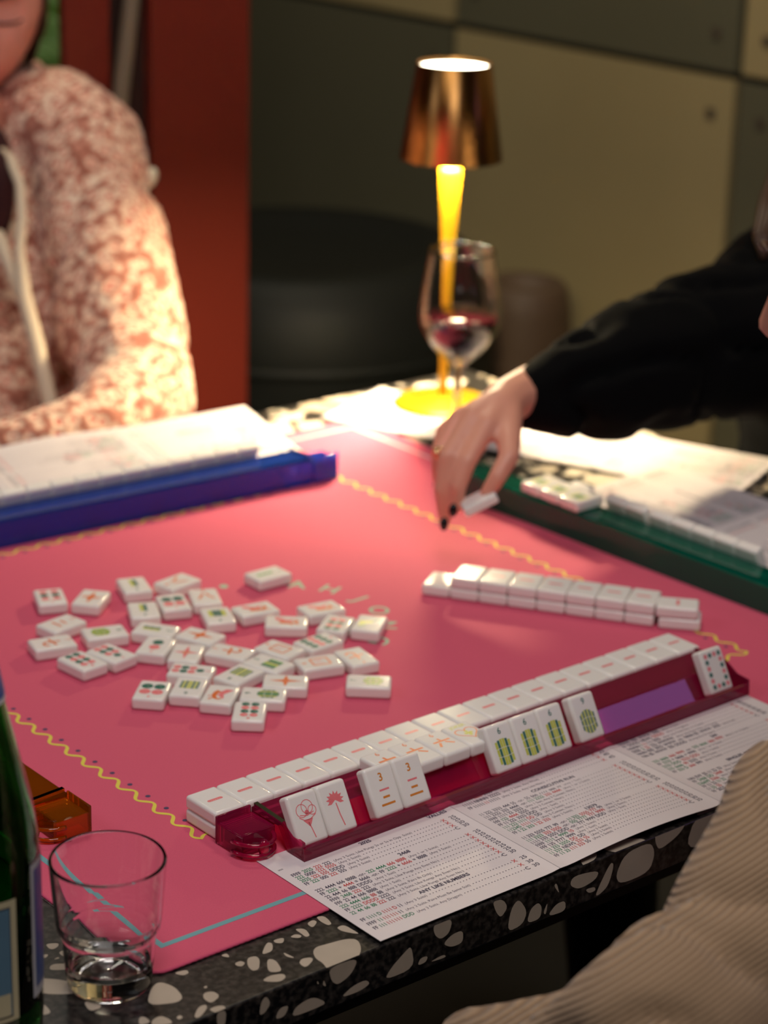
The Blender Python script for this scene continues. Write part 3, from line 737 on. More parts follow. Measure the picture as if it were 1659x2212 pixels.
# teal rack on the right
trk = rack('tile_rack', (.6047, -.012, RZ0), math.radians(92.1), .44, TEA, 'clear teal green tile rack on the right side of the mat', zs=1.45, flip=True)
def lean_in(rk_, kind, lx, label, group=None):
    M = Matrix.LocRotScale(rk_.location, rk_.rotation_euler, None) @ Matrix.Translation((lx, -.0650, .0095)) @ Matrix.Rotation(math.radians(64), 4, 'X') @ Matrix.Translation((0, TL / 2, -TH))
    o = bpy.data.objects.new('mahjong_tile', MESH[kind]); COL.objects.link(o); o.matrix_world = M
    return tag(o, label, 'mahjong tile', group)
for i in range(13):
    lean_in(brk, 'plain', .052 + i * .0252, 'white tile seen from behind leaning in the blue rack', 'tiles standing in the blue rack')
for i in range(7):
    lean_in(trk, 'plain', .108 + i * .0252 + (.004 if i > 4 else 0), 'white tile seen from behind leaning in the teal rack', 'tiles standing in the teal rack')
for i, y in enumerate((.280, .3055, .331)):
    tile('bam4', (.6225, y, RZ0 + .0272), PI / 2 + PI, ('nearest', 'middle', 'farthest')[i] + ' of three green-barred tiles lying flat on the teal rack')
lean_in(trk, 'plain', .308, 'white tile standing behind the three flat green-barred tiles on the teal rack')

# ------------------------------------------------------------------ scorecards
PAPER = mat('card_paper', (222, 212, 214), 0.35, noise_amt=0.02, nscale=8)
INK = mat('ink_dark', (66, 60, 84), 0.6); INKG = mat('ink_green', (40, 124, 88), 0.6); INKR = mat('ink_red', (196, 62, 66), 0.6); INKS = mat('ink_grey', (120, 110, 122), 0.6)
PXS = (.010, .163, .320, .474); PY0, PY1 = -.1765, -.0480
def cardz(x, y):
    t = max(0, min(1, (-.085 - y) / .09)); z = 0
    for xf in PXS[1:3]: z += .0010 * math.exp(-((x - xf) / .006) ** 2)
    if .163 < x < .320: z += .0040 * t * math.sin(PI * (x - .163) / .157)
    return T + MZ + .0004 + z
def make_card(label):
    t = empty('scorecard', (0, 0, 0), label, 'score card')
    for a, b in zip(PXS, PXS[1:]):
        bm = bmesh.new(); nx, ny = 24, 8; g = []
        for i in range(nx + 1):
            x = a + .0002 + (b - a - .0004) * i / nx; g.append([bm.verts.new((x, PY0 + (PY1 - PY0) * j / ny, cardz(x, PY0 + (PY1 - PY0) * j / ny))) for j in range(ny + 1)])
        for A, B in zip(g, g[1:]):
            for j in range(ny): bm.faces.new((A[j], B[j], B[j + 1], A[j + 1]))
        o = obj('panel', bm, PAPER, t); sm = o.modifiers.new('t', 'SOLIDIFY'); sm.thickness = .0003; sm.offset = 1
    zf = lambda x, y: cardz(x, y) + .00042
    C = {'k': 0, 'g': 1, 'r': 2, 's': 3}
    def row(bm, x, y, segs, note='', val=None, xr=None):
        for c, s_ in segs: x += put_text(bm, s_, x, y, .0052, mi=C[c], zf=zf, sx=.76, bold=.012) + .0018
        if note:
            x += .001; wmax = xr - .014 - x
            vs, fs, a0, a1 = text_geo(note, 0); k = min(1.0, wmax / ((a1 - a0) * .0036)) if wmax > .005 else .3
            x += put_text(bm, note, x, y + .0003, .0036, mi=3, zf=zf, sx=k * .98)
        if val:
            while x + .0012 < xr - .0135:
                x += .0026; bm.faces.new([bm.verts.new((px, py, zf(px, py))) for px, py in ((x, y + .0010), (x + .0008, y + .0010), (x + .0008, y + .0018), (x, y + .0018))]).material_index = 3
            put_text(bm, val[0], xr - .0085, y, .0050, mi=2 if val[0] == 'X' else 0, zf=zf, align='R', bold=.012); put_text(bm, val[2:], xr, y, .0052, mi=0, zf=zf, align='R', bold=.012)
    bm = bmesh.new(); X = .0165; XR = .1570
    put_text(bm, '2025', .079, -.0722, .0048, mi=0, zf=zf, bold=.03); put_text(bm, 'VALUES', XR, -.0702, .0048, mi=0, zf=zf, align='R', bold=.03)
    put_text(bm, '2025', .0135, -.068, .002, mi=0, zf=zf)
    row(bm, X, -.0800, [('k', 'FFFF'), ('g', '2025'), ('r', '222'), ('k', '222')], '(Any 3 Suits, Like Pungs 2s or 5s in Opp. Suits)', 'X 25', XR)
    row(bm, X, -.0845, [('g', '222'), ('k', '0000'), ('r', '222'), ('r', '5555')], '(Any 2 Suits)', 'X 25', XR)
    row(bm, X, -.0893, [('g', '2025'), ('r', '222'), ('r', '555'), ('k', 'DDDD')], '(Any 3 Suits)', 'X 30', XR)
    row(bm, X, -.0940, [('k', 'FF'), ('g', '222'), ('k', '000'), ('r', '222'), ('k', '555')], '(Any 3 Suits)', 'C 30', XR)
    put_text(bm, '2468', .0905, -.0992, .0048, mi=0, zf=zf, bold=.03)
    L2 = [([('k', '222'), ('k', '4444'), ('k', '666'), ('k', '8888'), ('s', '-or-'), ('g', '222'), ('g', '4444'), ('r', '666'), ('r', '8888')], '(Any 1 or 2 Suits)', 'X 25'),
          ([('k', 'FF'), ('g', '2222'), ('k', '+'), ('r', '4444'), ('k', '='), ('k', '6666'), ('s', '-or-'), ('k', 'FF'), ('g', '2222'), ('k', '+'), ('r', '6666'), ('k', '='), ('k', '8888')], '(Any 3 Suits)', 'X 25'),
          ([('k', '22'), ('k', '444'), ('k', '66'), ('k', '888'), ('k', 'DDDD')], '(Any 1 Suit)', 'X 25'), ([('k', 'FFFF'), ('g', '2468'), ('r', '222'), ('k', '222')], '(Any 3 Suits, Like Pungs Any Even No.)', 'X 25'),
          ([('k', 'FFF'), ('k', '22'), ('k', '44'), ('k', '666'), ('k', '8888')], '(Any 1 Suit)', 'X 25'), ([('g', '222'), ('g', '4444'), ('g', '666'), ('r', '88'), ('k', '88')], '(Any 3 Suits, Pairs 8s Only)', 'X 25'),
          ([('k', 'FF'), ('g', '2222'), ('r', 'DDDD'), ('k', '2222')], '(Any 3 Suits, Like Kongs Any Even No.)', 'X 25'), ([('g', '22'), ('g', '44'), ('g', '66'), ('g', '88'), ('r', '222'), ('k', '222')], '(Any 3 Suits, Like Pungs Any Even No.)', 'C 30')]
    for i, (a, b, c) in enumerate(L2): row(bm, X, -.1054 - i * .0051, a, b, c, XR)
    put_text(bm, 'ANY LIKE NUMBERS', .068, -.1465, .0048, mi=0, zf=zf, bold=.03)
    row(bm, X, -.1516, [('k', 'FF'), ('g', '1111'), ('g', 'D'), ('r', '1111'), ('r', 'D'), ('k', '11')], '(Any 3 Suits)', 'X 25', XR)
    row(bm, X, -.1580, [('k', 'FFFF'), ('g', '11'), ('r', '111'), ('r', '111'), ('k', '11')], '(Any 2 Suits, Pairs Must Be Same Suit)', 'X 30', XR)
    row(bm, X, -.1641, [('k', 'FF'), ('g', '111'), ('r', '111'), ('r', '111'), ('g', 'DDD')], '(Any 3 Suits, Any Dragon)', 'C 30', XR)
    obj('printed_text', bm, [INK, INKG, INKR, INKS], t)
    bm = bmesh.new(); X = .1720; XR = .3130
    def rows(y0, dy, Ls, x=None):
        for i, (sg, nt_, vl) in enumerate(Ls): row(bm, x or X, y0 - dy * i, sg, nt_, vl, XR)
    rows(-.0665, .0055, [([('k', 'FF'), ('g', '1111'), ('r', '2222'), ('k', '3333')], '(Any 3 Suits, Any 3 Consec. Nos.)', 'X 25'), ([('k', '11111'), ('k', 'NNNN'), ('k', '22222')], '(Any 2 Suits, Any Wind)', 'X 40'),
                         ([('k', 'FF'), ('k', '11111'), ('r', '11'), ('k', '11111')], '(Any 3 Suits, Any Like Nos.)', 'X 45')])
    put_text(bm, 'CONSECUTIVE RUN', .225, -.0838, .0046, mi=0, zf=zf, bold=.03)
    rows(-.0894, .0048, [([('k', '11'), ('k', '222'), ('k', '3333'), ('k', '444'), ('k', '55'), ('s', '-or-'), ('k', '55'), ('k', '666'), ('k', '7777'), ('k', '888'), ('k', '99')], '(Any 1 Suit)', 'X 25'),
                         ([('k', '111'), ('k', '2222'), ('k', '333'), ('k', '4444'), ('s', '-or-'), ('g', '111'), ('g', '2222'), ('r', '333'), ('r', '4444')], '(Any 1 or 2 Suits)', 'X 25'),
                         ([('k', 'FFFF'), ('k', '1111'), ('k', '22'), ('k', '3333')], '(Any 1 Suit, Any 3 Consec. Nos.)', 'X 25'), ([('k', 'FFF'), ('g', '123'), ('r', '4444'), ('k', '5555')], '(Any 3 Consec. Nos.)', 'X 25'),
                         ([('k', 'FF'), ('k', '11'), ('k', '222'), ('k', '3333'), ('k', 'DDD')], '(Any 1 Suit)', 'X 25'), ([('g', '111'), ('g', '222'), ('g', '1111'), ('r', 'DD'), ('k', 'DD')], '(Any 3 Suits)', 'X 30'),
                         ([('g', '112345'), ('r', '1111'), ('k', '1111')], '(Any 5 Consec. Nos.)', 'X 30'), ([('k', 'FF'), ('g', '1'), ('g', '22'), ('g', '333'), ('r', '1'), ('r', '22'), ('r', '333')], '(Any 2 Suits)', 'C 35')])
    put_text(bm, '13579', .235, -.1278, .0046, mi=0, zf=zf, bold=.03)
    rows(-.1325, .0045, [([('k', '11'), ('k', '333'), ('k', '5555'), ('k', '777'), ('k', '99'), ('s', '-or-'), ('g', '11'), ('g', '333'), ('r', '5555'), ('r', '777'), ('k', '99')], '(Any 1 or 3 Suits)', 'X 25'),
                         ([('g', '111'), ('g', '3333'), ('r', '333'), ('r', '5555'), ('s', '-or-'), ('g', '555'), ('g', '7777'), ('r', '777'), ('r', '9999')], '(Any 2 Suits)', 'X 25'),
                         ([('k', '1111'), ('k', '333'), ('k', '5555'), ('k', 'DDD'), ('s', '-or-'), ('k', '777'), ('k', '9999'), ('k', 'DDD')], '(Any 1 Suit)', 'X 25'),
                         ([('k', 'FFFF'), ('g', '1111'), ('k', '+'), ('g', '9999'), ('r', '10')], '(Any 2 Suits)', 'X 25'), ([('k', 'FFF'), ('k', '135'), ('k', '7777'), ('k', '9999')], '(Any 1 Suit)', 'X 25'),
                         ([('g', '111'), ('g', '333'), ('g', '5555'), ('r', 'DD'), ('k', 'DD')], '(Any 3 Suits)', 'X 30'), ([('g', '11'), ('g', '333'), ('k', 'NEWS'), ('r', '333'), ('r', '55')], '(Any 2 Suits)', 'X 30'),
                         ([('k', 'FF'), ('g', '11'), ('g', '33'), ('r', '111'), ('r', '333'), ('k', '55')], '(Any 2 Suits)', 'C 35')])
    obj('printed_text', bm, [INK, INKG, INKR, INKS], t)
    bm = bmesh.new(); X = .3285; XR = .4620
    rows(-.0665, .0050, [([('k', 'NNNN'), ('k', 'EEE'), ('k', 'WWW'), ('k', 'SSSS')], '(Any 3 Suits)', 'X 25'), ([('k', 'FF'), ('k', 'DDDD'), ('k', 'NEWS'), ('r', 'DDDD')], '(Any 2 Dragons)', 'X 25'),
                         ([('k', 'NNNN'), ('g', '1'), ('r', '11'), ('k', '111'), ('k', 'SSSS')], '(Any Like Odd Nos. in 3 Suits)', 'X 25'), ([('k', 'EEEE'), ('g', '2'), ('r', '22'), ('k', '222'), ('k', 'WWWW')], '(Any Like Even Nos. in 3 Suits)', 'X 25'),
                         ([('k', 'NNN'), ('k', 'EEE'), ('k', '2025'), ('k', 'WWW'), ('s', '-or-'), ('k', 'NNN'), ('k', 'EE'), ('k', 'WWW'), ('k', '2025')], '(Any Suit)', 'X 30'), ([('k', 'NN'), ('k', 'EE'), ('k', 'WWW'), ('k', 'SSS'), ('k', 'DDDD')], '(Kong Any Dragon)', 'C 30')])
    put_text(bm, '369', .395, -.0968, .0046, mi=0, zf=zf, bold=.03)
    rows(-.1022, .0050, [([('g', '333'), ('g', '6666'), ('r', '666'), ('r', '9999'), ('s', '-or-'), ('g', '333'), ('g', '6666'), ('r', '666'), ('r', '9999')], '(Any 2 or 3 Suits)', 'X 25'),
                         ([('k', 'FF'), ('g', '3333'), ('k', '+'), ('k', '6666'), ('k', '='), ('k', '9999')], '(Any 1 or 3 Suits)', 'X 25'), ([('g', '3333'), ('g', 'DDD'), ('r', '3333'), ('r', 'DDD')], '(Any 2 Suits)', 'X 25'),
                         ([('g', '333'), ('g', '6666'), ('r', '99'), ('k', '3333')], '(Any 3 Suits)', 'X 25'), ([('k', 'FF'), ('g', '333'), ('g', 'D'), ('r', '666'), ('k', '999')], '(Any 3 Suits)', 'C 30')])
    put_text(bm, 'SINGLES AND PAIRS', .375, -.1312, .0046, mi=0, zf=zf, bold=.03)
    rows(-.1372, .0047, [([('k', 'NN'), ('k', 'EW'), ('k', 'SS'), ('k', '11'), ('k', '22'), ('k', '33')], '(Any Suit)', 'C 50'), ([('k', 'FF'), ('g', '2468'), ('g', 'DD'), ('r', '2468')], '(Any 2 Suits)', 'C 50'),
                         ([('g', '336699'), ('r', '3366')], '(Any 2 Suits)', 'C 50'), ([('k', 'FF'), ('k', '11'), ('k', '22'), ('g', '11'), ('g', '22')], '(Any 3 Suits)', 'C 50'), ([('k', '11'), ('g', '33'), ('r', '55')], '(Any 2 Suits)', 'C 50'), ([('k', 'FF'), ('k', '2025')], '(3 Suits)', 'C 75')])
    obj('printed_text', bm, [INK, INKG, INKR, INKS], t)
    return t
card = make_card('folded white scorecard with lines of coloured numbers, nearest the camera under the pink rack')
def card_copy(label, loc, rot):
    c = copy_tree(card); c['label'] = label
    M = Matrix.Translation(loc) @ Matrix.Rotation(rot[2], 4, 'Z') @ Matrix.Rotation(rot[0], 4, 'X') @ Matrix.Translation((-.242, .1765, -T - MZ))
    c.matrix_world = M; return c
# pivot = middle of the long edge facing its player
card_copy('scorecard leaning up behind the blue rack by the floral jacket', (.335, .742, T + .022), (math.radians(-10), 0, math.radians(180 - 4)))
card_copy('brightly lit scorecard beside the hand, behind the far end of the teal rack', (.852, .530, T + .003), (math.radians(0), 0, math.radians(90 + 22)))
card_copy('dim scorecard with coloured print behind the near end of the teal rack', (.815, .125, T + .012), (math.radians(-3), 0, math.radians(90)))

# ------------------------------------------------------------------ lamp
t = empty('table_lamp', (LAMP[0], LAMP[1], T), 'gold cordless table lamp with tapered shade, lit, at the far corner of the table', 'lamp')
GOLD = mat('brushed_gold', (214, 164, 28), 0.30, metal=0.6)
BRONZE = mat('shade_bronze', (168, 124, 72), 0.34, metal=1.0)
BRONZE.node_tree.nodes['Principled BSDF'].inputs['Anisotropic'].default_value = 1.0
BRONZE.node_tree.nodes['Principled BSDF'].inputs['Anisotropic Rotation'].default_value = .25
tg = BRONZE.node_tree.nodes.new('ShaderNodeTangent'); tg.direction_type = 'RADIAL'; tg.axis = 'Z'; BRONZE.node_tree.links.new(tg.outputs[0], BRONZE.node_tree.nodes['Principled BSDF'].inputs['Tangent'])
bm = bmesh.new(); lathe(bm, [(.001, 0), (.050, 0), (.0535, .002), (.0535, .006), (.050, .0085), (.012, .0105), (.007, .014), (.001, .014)], 56); obj('base', bm, GOLD, t, True)
bm = bmesh.new(); lathe(bm, [(.0046, .012), (.0048, .08), (.0062, .15), (.0092, .215), (.0118, .256), (.0112, .262), (.006, .2655), (.001, .2665)], 32); obj('pole', bm, GOLD, t, True)
bm = bmesh.new()
lathe(bm, [(.0540, .272), (.0390, .371), (.0382, .371), (.0532, .272)], 72, closed=True); obj('lamp_shade', bm, BRONZE, t, True)
LED = mat('lamp_diffuser', (255, 244, 214), 0.5, emit=((255, 244, 214), 14))
bm = bmesh.new(); lathe(bm, [(.001, .3665), (.0375, .3665), (.0375, .3655), (.001, .3655)], 48); obj('top_diffuser', bm, LED, t)
bm = bmesh.new(); lathe(bm, [(.001, .296), (.0490, .296), (.0490, .298), (.001, .298)], 48); obj('bottom_diffuser', bm, mat('lamp_diffuser_low', (255, 230, 180), 0.5, emit=((255, 215, 150), 3)), t)

# ------------------------------------------------------------------ glassware
GL = glassmat('clear_glass', (255, 255, 255), 0.0, 1.46)
t = empty('wine_glass', (.7341, .5810, T), 'stemmed wine glass partly filled with red wine in front of the gold lamp', 'wine glass')
bm = bmesh.new()
out = [(.001, 0), (.034, 0), (.0345, .001), (.030, .0022), (.008, .0045), (.0042, .010), (.0036, .030), (.0038, .048), (.0070, .058), (.0200, .070), (.0320, .083), (.0400, .098), (.0425, .110), (.0415, .128), (.0375, .155), (.0335, .1800)]
out = dense(out[:7]) + spline(out[7:])
inn = [(.0326, .1800), (.0366, .155), (.0406, .128), (.0416, .110), (.0391, .098), (.0311, .0835), (.0190, .0712), (.0060, .0625), (.001, .0615)]
inn = spline(inn[:-2]) + inn[-2:]
wz = lambda pr: [(a, b * 1.25 if b < .0615 else .0769 + (b - .0615) * 1.006) for a, b in pr]
lathe(bm, wz(out + inn), 64); obj('bowl_and_stem', bm, GL, t, True)
bm = bmesh.new(); lathe(bm, wz([(.001, .0622), (.0059, .0630), (.0187, .0717), (.0308, .0838), (.0387, .0981), (.0411, .1070), (.0411, .1120), (.001, .1120)]), 56)
WINE = mat('red_wine', (46, 8, 16), 0.03, spec=0.6); obj('wine', bm, WINE, t, True)

t = empty('water_tumbler', (-.1470, -.1139, T), 'empty clear stacking tumbler on the near left corner beside the green bottle', 'drinking glass')
bm = bmesh.new()
out = [(.001, .0015), (.018, .0012), (.0205, 0), (.0235, .0006), (.0252, .004), (.0262, .012), (.0280, .034), (.0290, .037), (.0308, .0405), (.0315, .045), (.0345, .0832), (.0338, .0846)]
inn = [(.0325, .0838), (.0294, .046), (.0284, .041), (.0262, .037), (.0246, .018), (.0225, .0135), (.012, .0108), (.001, .0100)]
lathe(bm, dense(out + inn), 96); obj('tumbler_body', bm, GL, t, True)

BC = at(-47, 2215)
t = empty('glass_bottle', (BC.x, BC.y, T), 'tall dark green glass bottle with blue and cream labels at the left edge', 'bottle')
BOT = glassmat('green_glass', (50, 150, 62), 0.02, 1.5)
bm = bmesh.new()
out = [(.001, .004), (.025, .002), (.033, 0), (.0372, .004), (.0378, .012), (.0378, .112), (.0370, .124), (.0345, .142), (.0290, .168), (.0220, .200), (.0165, .228), (.0140, .250), (.0135, .278), (.0145, .282), (.0145, .290), (.0125, .292)]
inn = [(.0110, .292), (.0112, .250), (.0138, .228), (.0192, .200), (.0262, .168), (.0318, .142), (.0342, .124), (.0350, .112), (.0350, .012), (.030, .007), (.001, .009)]
lathe(bm, dense(out[:5]) + spline(out[5:13]) + out[13:] + inn[:1] + spline(inn[1:8]) + inn[8:], 64); obj('bottle_glass', bm, BOT, t, True)
bm = bmesh.new(); lathe(bm, [(.001, .2925), (.0150, .2925), (.0156, .289), (.0156, .280), (.0150, .279)], 32); obj('cap', bm, mat('bottle_cap', (60, 90, 160), .3, metal=.4), t, True)
va = math.atan2(CW.y - BC.y, CW.x - BC.x)            # label faces are set off from this bearing
def wrap(bm, deg0, deg1, z0, z1, r, mi, n=14, wav=0):
    g = []
    for i in range(n + 1):
        a = va + math.radians(deg0 + (deg1 - deg0) * i / n); g.append([bm.verts.new((r * math.cos(a), r * math.sin(a), z)) for z in (z0, z1)])
    for A, B in zip(g, g[1:]): f = bm.faces.new((A[0], B[0], B[1], A[1])); f.material_index = mi; f.smooth = True
CREAM = mat('label_cream', (196, 184, 150), 0.5, noise_amt=.05); LBLUE = mat('label_blue', (92, 124, 146), 0.45, noise_amt=.08); NBLUE = mat('label_navy', (52, 84, 150), 0.4); LWH = mat('label_white', (190, 190, 198), 0.5); LINK = mat('label_ink', (34, 44, 60), 0.5)
bm = bmesh.new(); r = .0380
wrap(bm, -60, 37, .022, .098, r, 0, 24); wrap(bm, -58, 31, .025, .094, r + .0002, 4, 24); wrap(bm, -57, 30, .026, .093, r + .0003, 1, 24); wrap(bm, -57, 29, .026, .040, r + .0004, 0, 24)
wrap(bm, -20, 13, .0275, .038, r + .0005, 4, 6); wrap(bm, -20, 11, .029, .0365, r + .0006, 0, 6)
def wrap_text(bm, s_, deg, z, size, mi):
    vs, fs, x0, x1 = text_geo(s_, .01); nv = []
    for vx, vy in vs:     # letters run upward along the bottle
        a = va + math.radians(deg) - (vy * size) / r; nv.append(bm.verts.new(((r + .0006) * math.cos(a), (r + .0006) * math.sin(a), z + vx * size)))
    for f in fs:
        try: bm.faces.new([nv[i] for i in f]).material_index = mi
        except ValueError: pass
obj('front_label', bm, [CREAM, LBLUE, NBLUE, LWH, LINK], t)
bm = bmesh.new()
wrap(bm, 56, 140, .028, .112, r, 3, 20); wrap(bm, 61, 135, .034, .108, r + .0003, 2, 18)
obj('back_label', bm, [CREAM, LBLUE, NBLUE, LWH, LINK], t)
bm = bmesh.new()
for z0, z1, ra, rb, mi in ((.206, .236, .0212, .0158, 3), (.209, .233, .0208, .0164, 2)):
    n = 32; A = []
    e = .0004 if mi == 3 else .0006
    for k in range(n): a = 2 * PI * k / n; A.append((bm.verts.new(((ra + e) * math.cos(a), (ra + e) * math.sin(a), z0)), bm.verts.new(((rb + e) * math.cos(a), (rb + e) * math.sin(a), z1))))
    for k in range(n): f = bm.faces.new((A[k][0], A[(k + 1) % n][0], A[(k + 1) % n][1], A[k][1])); f.material_index = mi; f.smooth = True
obj('neck_label', bm, [CREAM, LBLUE, NBLUE, LWH, LINK], t)

# ------------------------------------------------------------------ people
def body(name, chains, mats, parent, vox, smooth=6, disp=0.0, dscale=20, extra=None, fold=0.0, fscale=9):
    """one continuous skin grown over tapering limb chains"""
    bm = bmesh.new()
    for ch in chains:
        for (p, r1), (q, r2) in zip(ch, ch[1:]):
            p, q = Vector(p), Vector(q); n = max(2, int((q - p).length / (min(r1, r2) * .35)))
            for i in range(n + 1):
                k = i / n; rr = r1 + (r2 - r1) * k
                bmesh.ops.create_icosphere(bm, subdivisions=2, radius=rr, matrix=Matrix.Translation(p.lerp(q, k)))
    if extra: extra(bm)
    me = bpy.data.meshes.new('t'); bm.to_mesh(me); bm.free()
    o = bpy.data.objects.new('t', me); COL.objects.link(o)
    md = o.modifiers.new('r', 'REMESH'); md.mode = 'VOXEL'; md.voxel_size = vox; md.use_smooth_shade = True
    sm = o.modifiers.new('s', 'SMOOTH'); sm.factor = .6; sm.iterations = smooth
    dg = bpy.context.evaluated_depsgraph_get(); me2 = bpy.data.meshes.new_from_object(o.evaluated_get(dg))
    COL.objects.unlink(o); bpy.data.objects.remove(o)
    if disp or fold:
        nr = [v.normal.copy() for v in me2.vertices]
        for v, nn_ in zip(me2.vertices, nr):
            d_ = noise.noise(v.co * dscale) * disp
            if fold:
                f_ = noise.noise(Vector((v.co.x * fscale, v.co.y * fscale, v.co.z * fscale)) + Vector((3, 1, 7)))
                d_ -= fold * (1 - min(1, abs(f_) * 5)) ** 2
            v.co += nn_ * d_
    for mm in (mats if isinstance(mats, list) else [mats]): me2.materials.append(mm)
    for p_ in me2.polygons: p_.use_smooth = True
    o = bpy.data.objects.new(name, me2); COL.objects.link(o); o.parent = parent
    if parent: o.location = -parent.location
    return o
SKIN = mat('skin', (226, 158, 134), 0.45, noise_amt=.04, nscale=25, sss=.15)
LIP = mat('lip', (190, 96, 92), 0.4)
LASH = mat('lash', (40, 26, 24), 0.6)
HAIR = mat('brown_hair', (64, 40, 26), 0.5, noise_amt=.3, nscale=120)
def head(parent, center, face, upv=(0, 0, 1), skin=None, hair=True):
    bm = bmesh.new(); bmesh.ops.create_uvsphere(bm, u_segments=96, v_segments=72, radius=1)
    g = lambda a, b, s: math.exp(-((a - b) / s) ** 2)
    lips = set()
    for v in bm.verts:
        x, y, z = v.co; X, Y, Z = x * .074, y * .094, z * .114
        if z < 0: X *= 1 - .30 * (-z) ** 1.6; Y *= 1 - (.18 if y > 0 else .02) * (-z)
        if y < 0:
            fr = min(1, -y * 1.6)
            Y -= fr * (.021 * g(X, 0, .0095) * (g(Z, -.022, .014) + .55 * g(Z, -.004, .018)) + .006 * g(abs(X), .010, .006) * g(Z, -.027, .008))
            Y += fr * (.0105 * g(abs(X), .031, .015) * g(Z, .006, .012)); Y -= fr * (.0065 * g(abs(X), .031, .010) * g(Z, .005, .007))
            Y -= fr * (.004 * g(abs(X), .030, .020) * g(Z, .028, .008)); Y -= fr * .006 * g(X, 0, .020) * (g(Z, -.052, .0055) + g(Z, -.063, .0065))
            Y += fr * .004 * g(X, 0, .018) * g(Z, -.0575, .0025); Y -= fr * .006 * g(X, 0, .018) * g(Z, -.092, .014); Y -= fr * .004 * g(abs(X), .042, .018) * g(Z, -.025, .02)
        v.co = (X, Y, Z)
        if y < 0 and abs(X) < .024 - abs(Z + .0575) * .9 and abs(Z + .0575) < .011: lips.add(v)
    for f in bm.faces:
        f.smooth = True
        if all(v in lips for v in f.verts): f.material_index = 1
    for s_ in (-1, 1):
        ellip(bm, (s_ * .074, .012, .0), (.006, .016, .030), Matrix.Rotation(s_ * -.3, 3, 'Z'))
    fd = Vector(face).normalized(); rt = Vector(upv).cross(-fd).normalized() * -1
    yy = -fd; zz = rt.cross(yy).normalized(); rt = yy.cross(zz).normalized()
    M = Matrix((( rt.x, yy.x, zz.x, 0), (rt.y, yy.y, zz.y, 0), (rt.z, yy.z, zz.z, 0), (0, 0, 0, 1)))
    M = Matrix.Translation(Vector(center) - parent.location) @ M
    bmesh.ops.transform(bm, matrix=M, verts=bm.verts[:]); o = obj('head', bm, [skin or SKIN, LIP], parent)
    for s_ in (-1, 1):
        bm = bmesh.new()
        tube(bm, [(s_ * (.031 + .0155 * math.cos(a_)), -.0925 + .010 * (math.cos(a_) * .5 + .5), .001 - .004 * math.sin(a_)) for a_ in [PI * k / 8 for k in range(9)]], .0014, 6)
        bmesh.ops.transform(bm, matrix=M, verts=bm.verts[:]); obj('eyelashes', bm, LASH, o)
    for s_ in (-1, 1):
        bm = bmesh.new()
        tube(bm, [(s_ * (.014 + k * .006), -.0935 + .0016 * k * k * .35, .027 + .0035 * math.sin(k / 5 * PI)) for k in range(6)], [.0022, .003, .003, .0025, .002, .001], 6)
        bmesh.ops.transform(bm, matrix=M, verts=bm.verts[:]); obj('eyebrow', bm, HAIR, o)
    if hair:
        bm = bmesh.new(); bmesh.ops.create_uvsphere(bm, u_segments=64, v_segments=48, radius=1)
        dl = [v for v in bm.verts if (v.co.y < -.30 and v.co.z < .58) or v.co.z < -.75]
        bmesh.ops.delete(bm, geom=dl, context='VERTS')
        for v in bm.verts:
            v.co = Vector((v.co.x * .081, v.co.y * .102 + .006, v.co.z * .122)); v.co += v.co.normalized() * .003 * noise.noise(Vector((v.co.x * 160, v.co.y * 30, v.co.z * 30)))
        for f in bm.faces: f.smooth = True
        ellip(bm, (0, .10, -.01), (.05, .045, .05))
        bmesh.ops.transform(bm, matrix=M, verts=bm.verts[:]); hh = obj('hair', bm, HAIR, o); sm = hh.modifiers.new('t', 'SOLIDIFY'); sm.thickness = .004
    return o

DENIM = mat('dark_trousers', (28, 30, 38), .9, noise_amt=.15, nscale=80)
def V(*a): return Vector(a)
def legs(parent, hips, knees, toes):
    ch = []
    for h_, k_ in zip(hips, knees):
        h_, k_, tt = Vector(h_), Vector(k_), Vector(toes)
        an = V(k_.x + tt.x * -.04, k_.y + tt.y * -.04, .09)
        ch += [[(h_, .085), (k_, .062)], [(k_, .060), (an, .040)], [(an, .038), (V(an.x + tt.x * .15, an.y + tt.y * .15, .035), .030)]]
    ch.append([(Vector(hips[0]), .1), (Vector(hips[1]), .1)])
    body('trousers', ch, DENIM, parent, .011, 5)
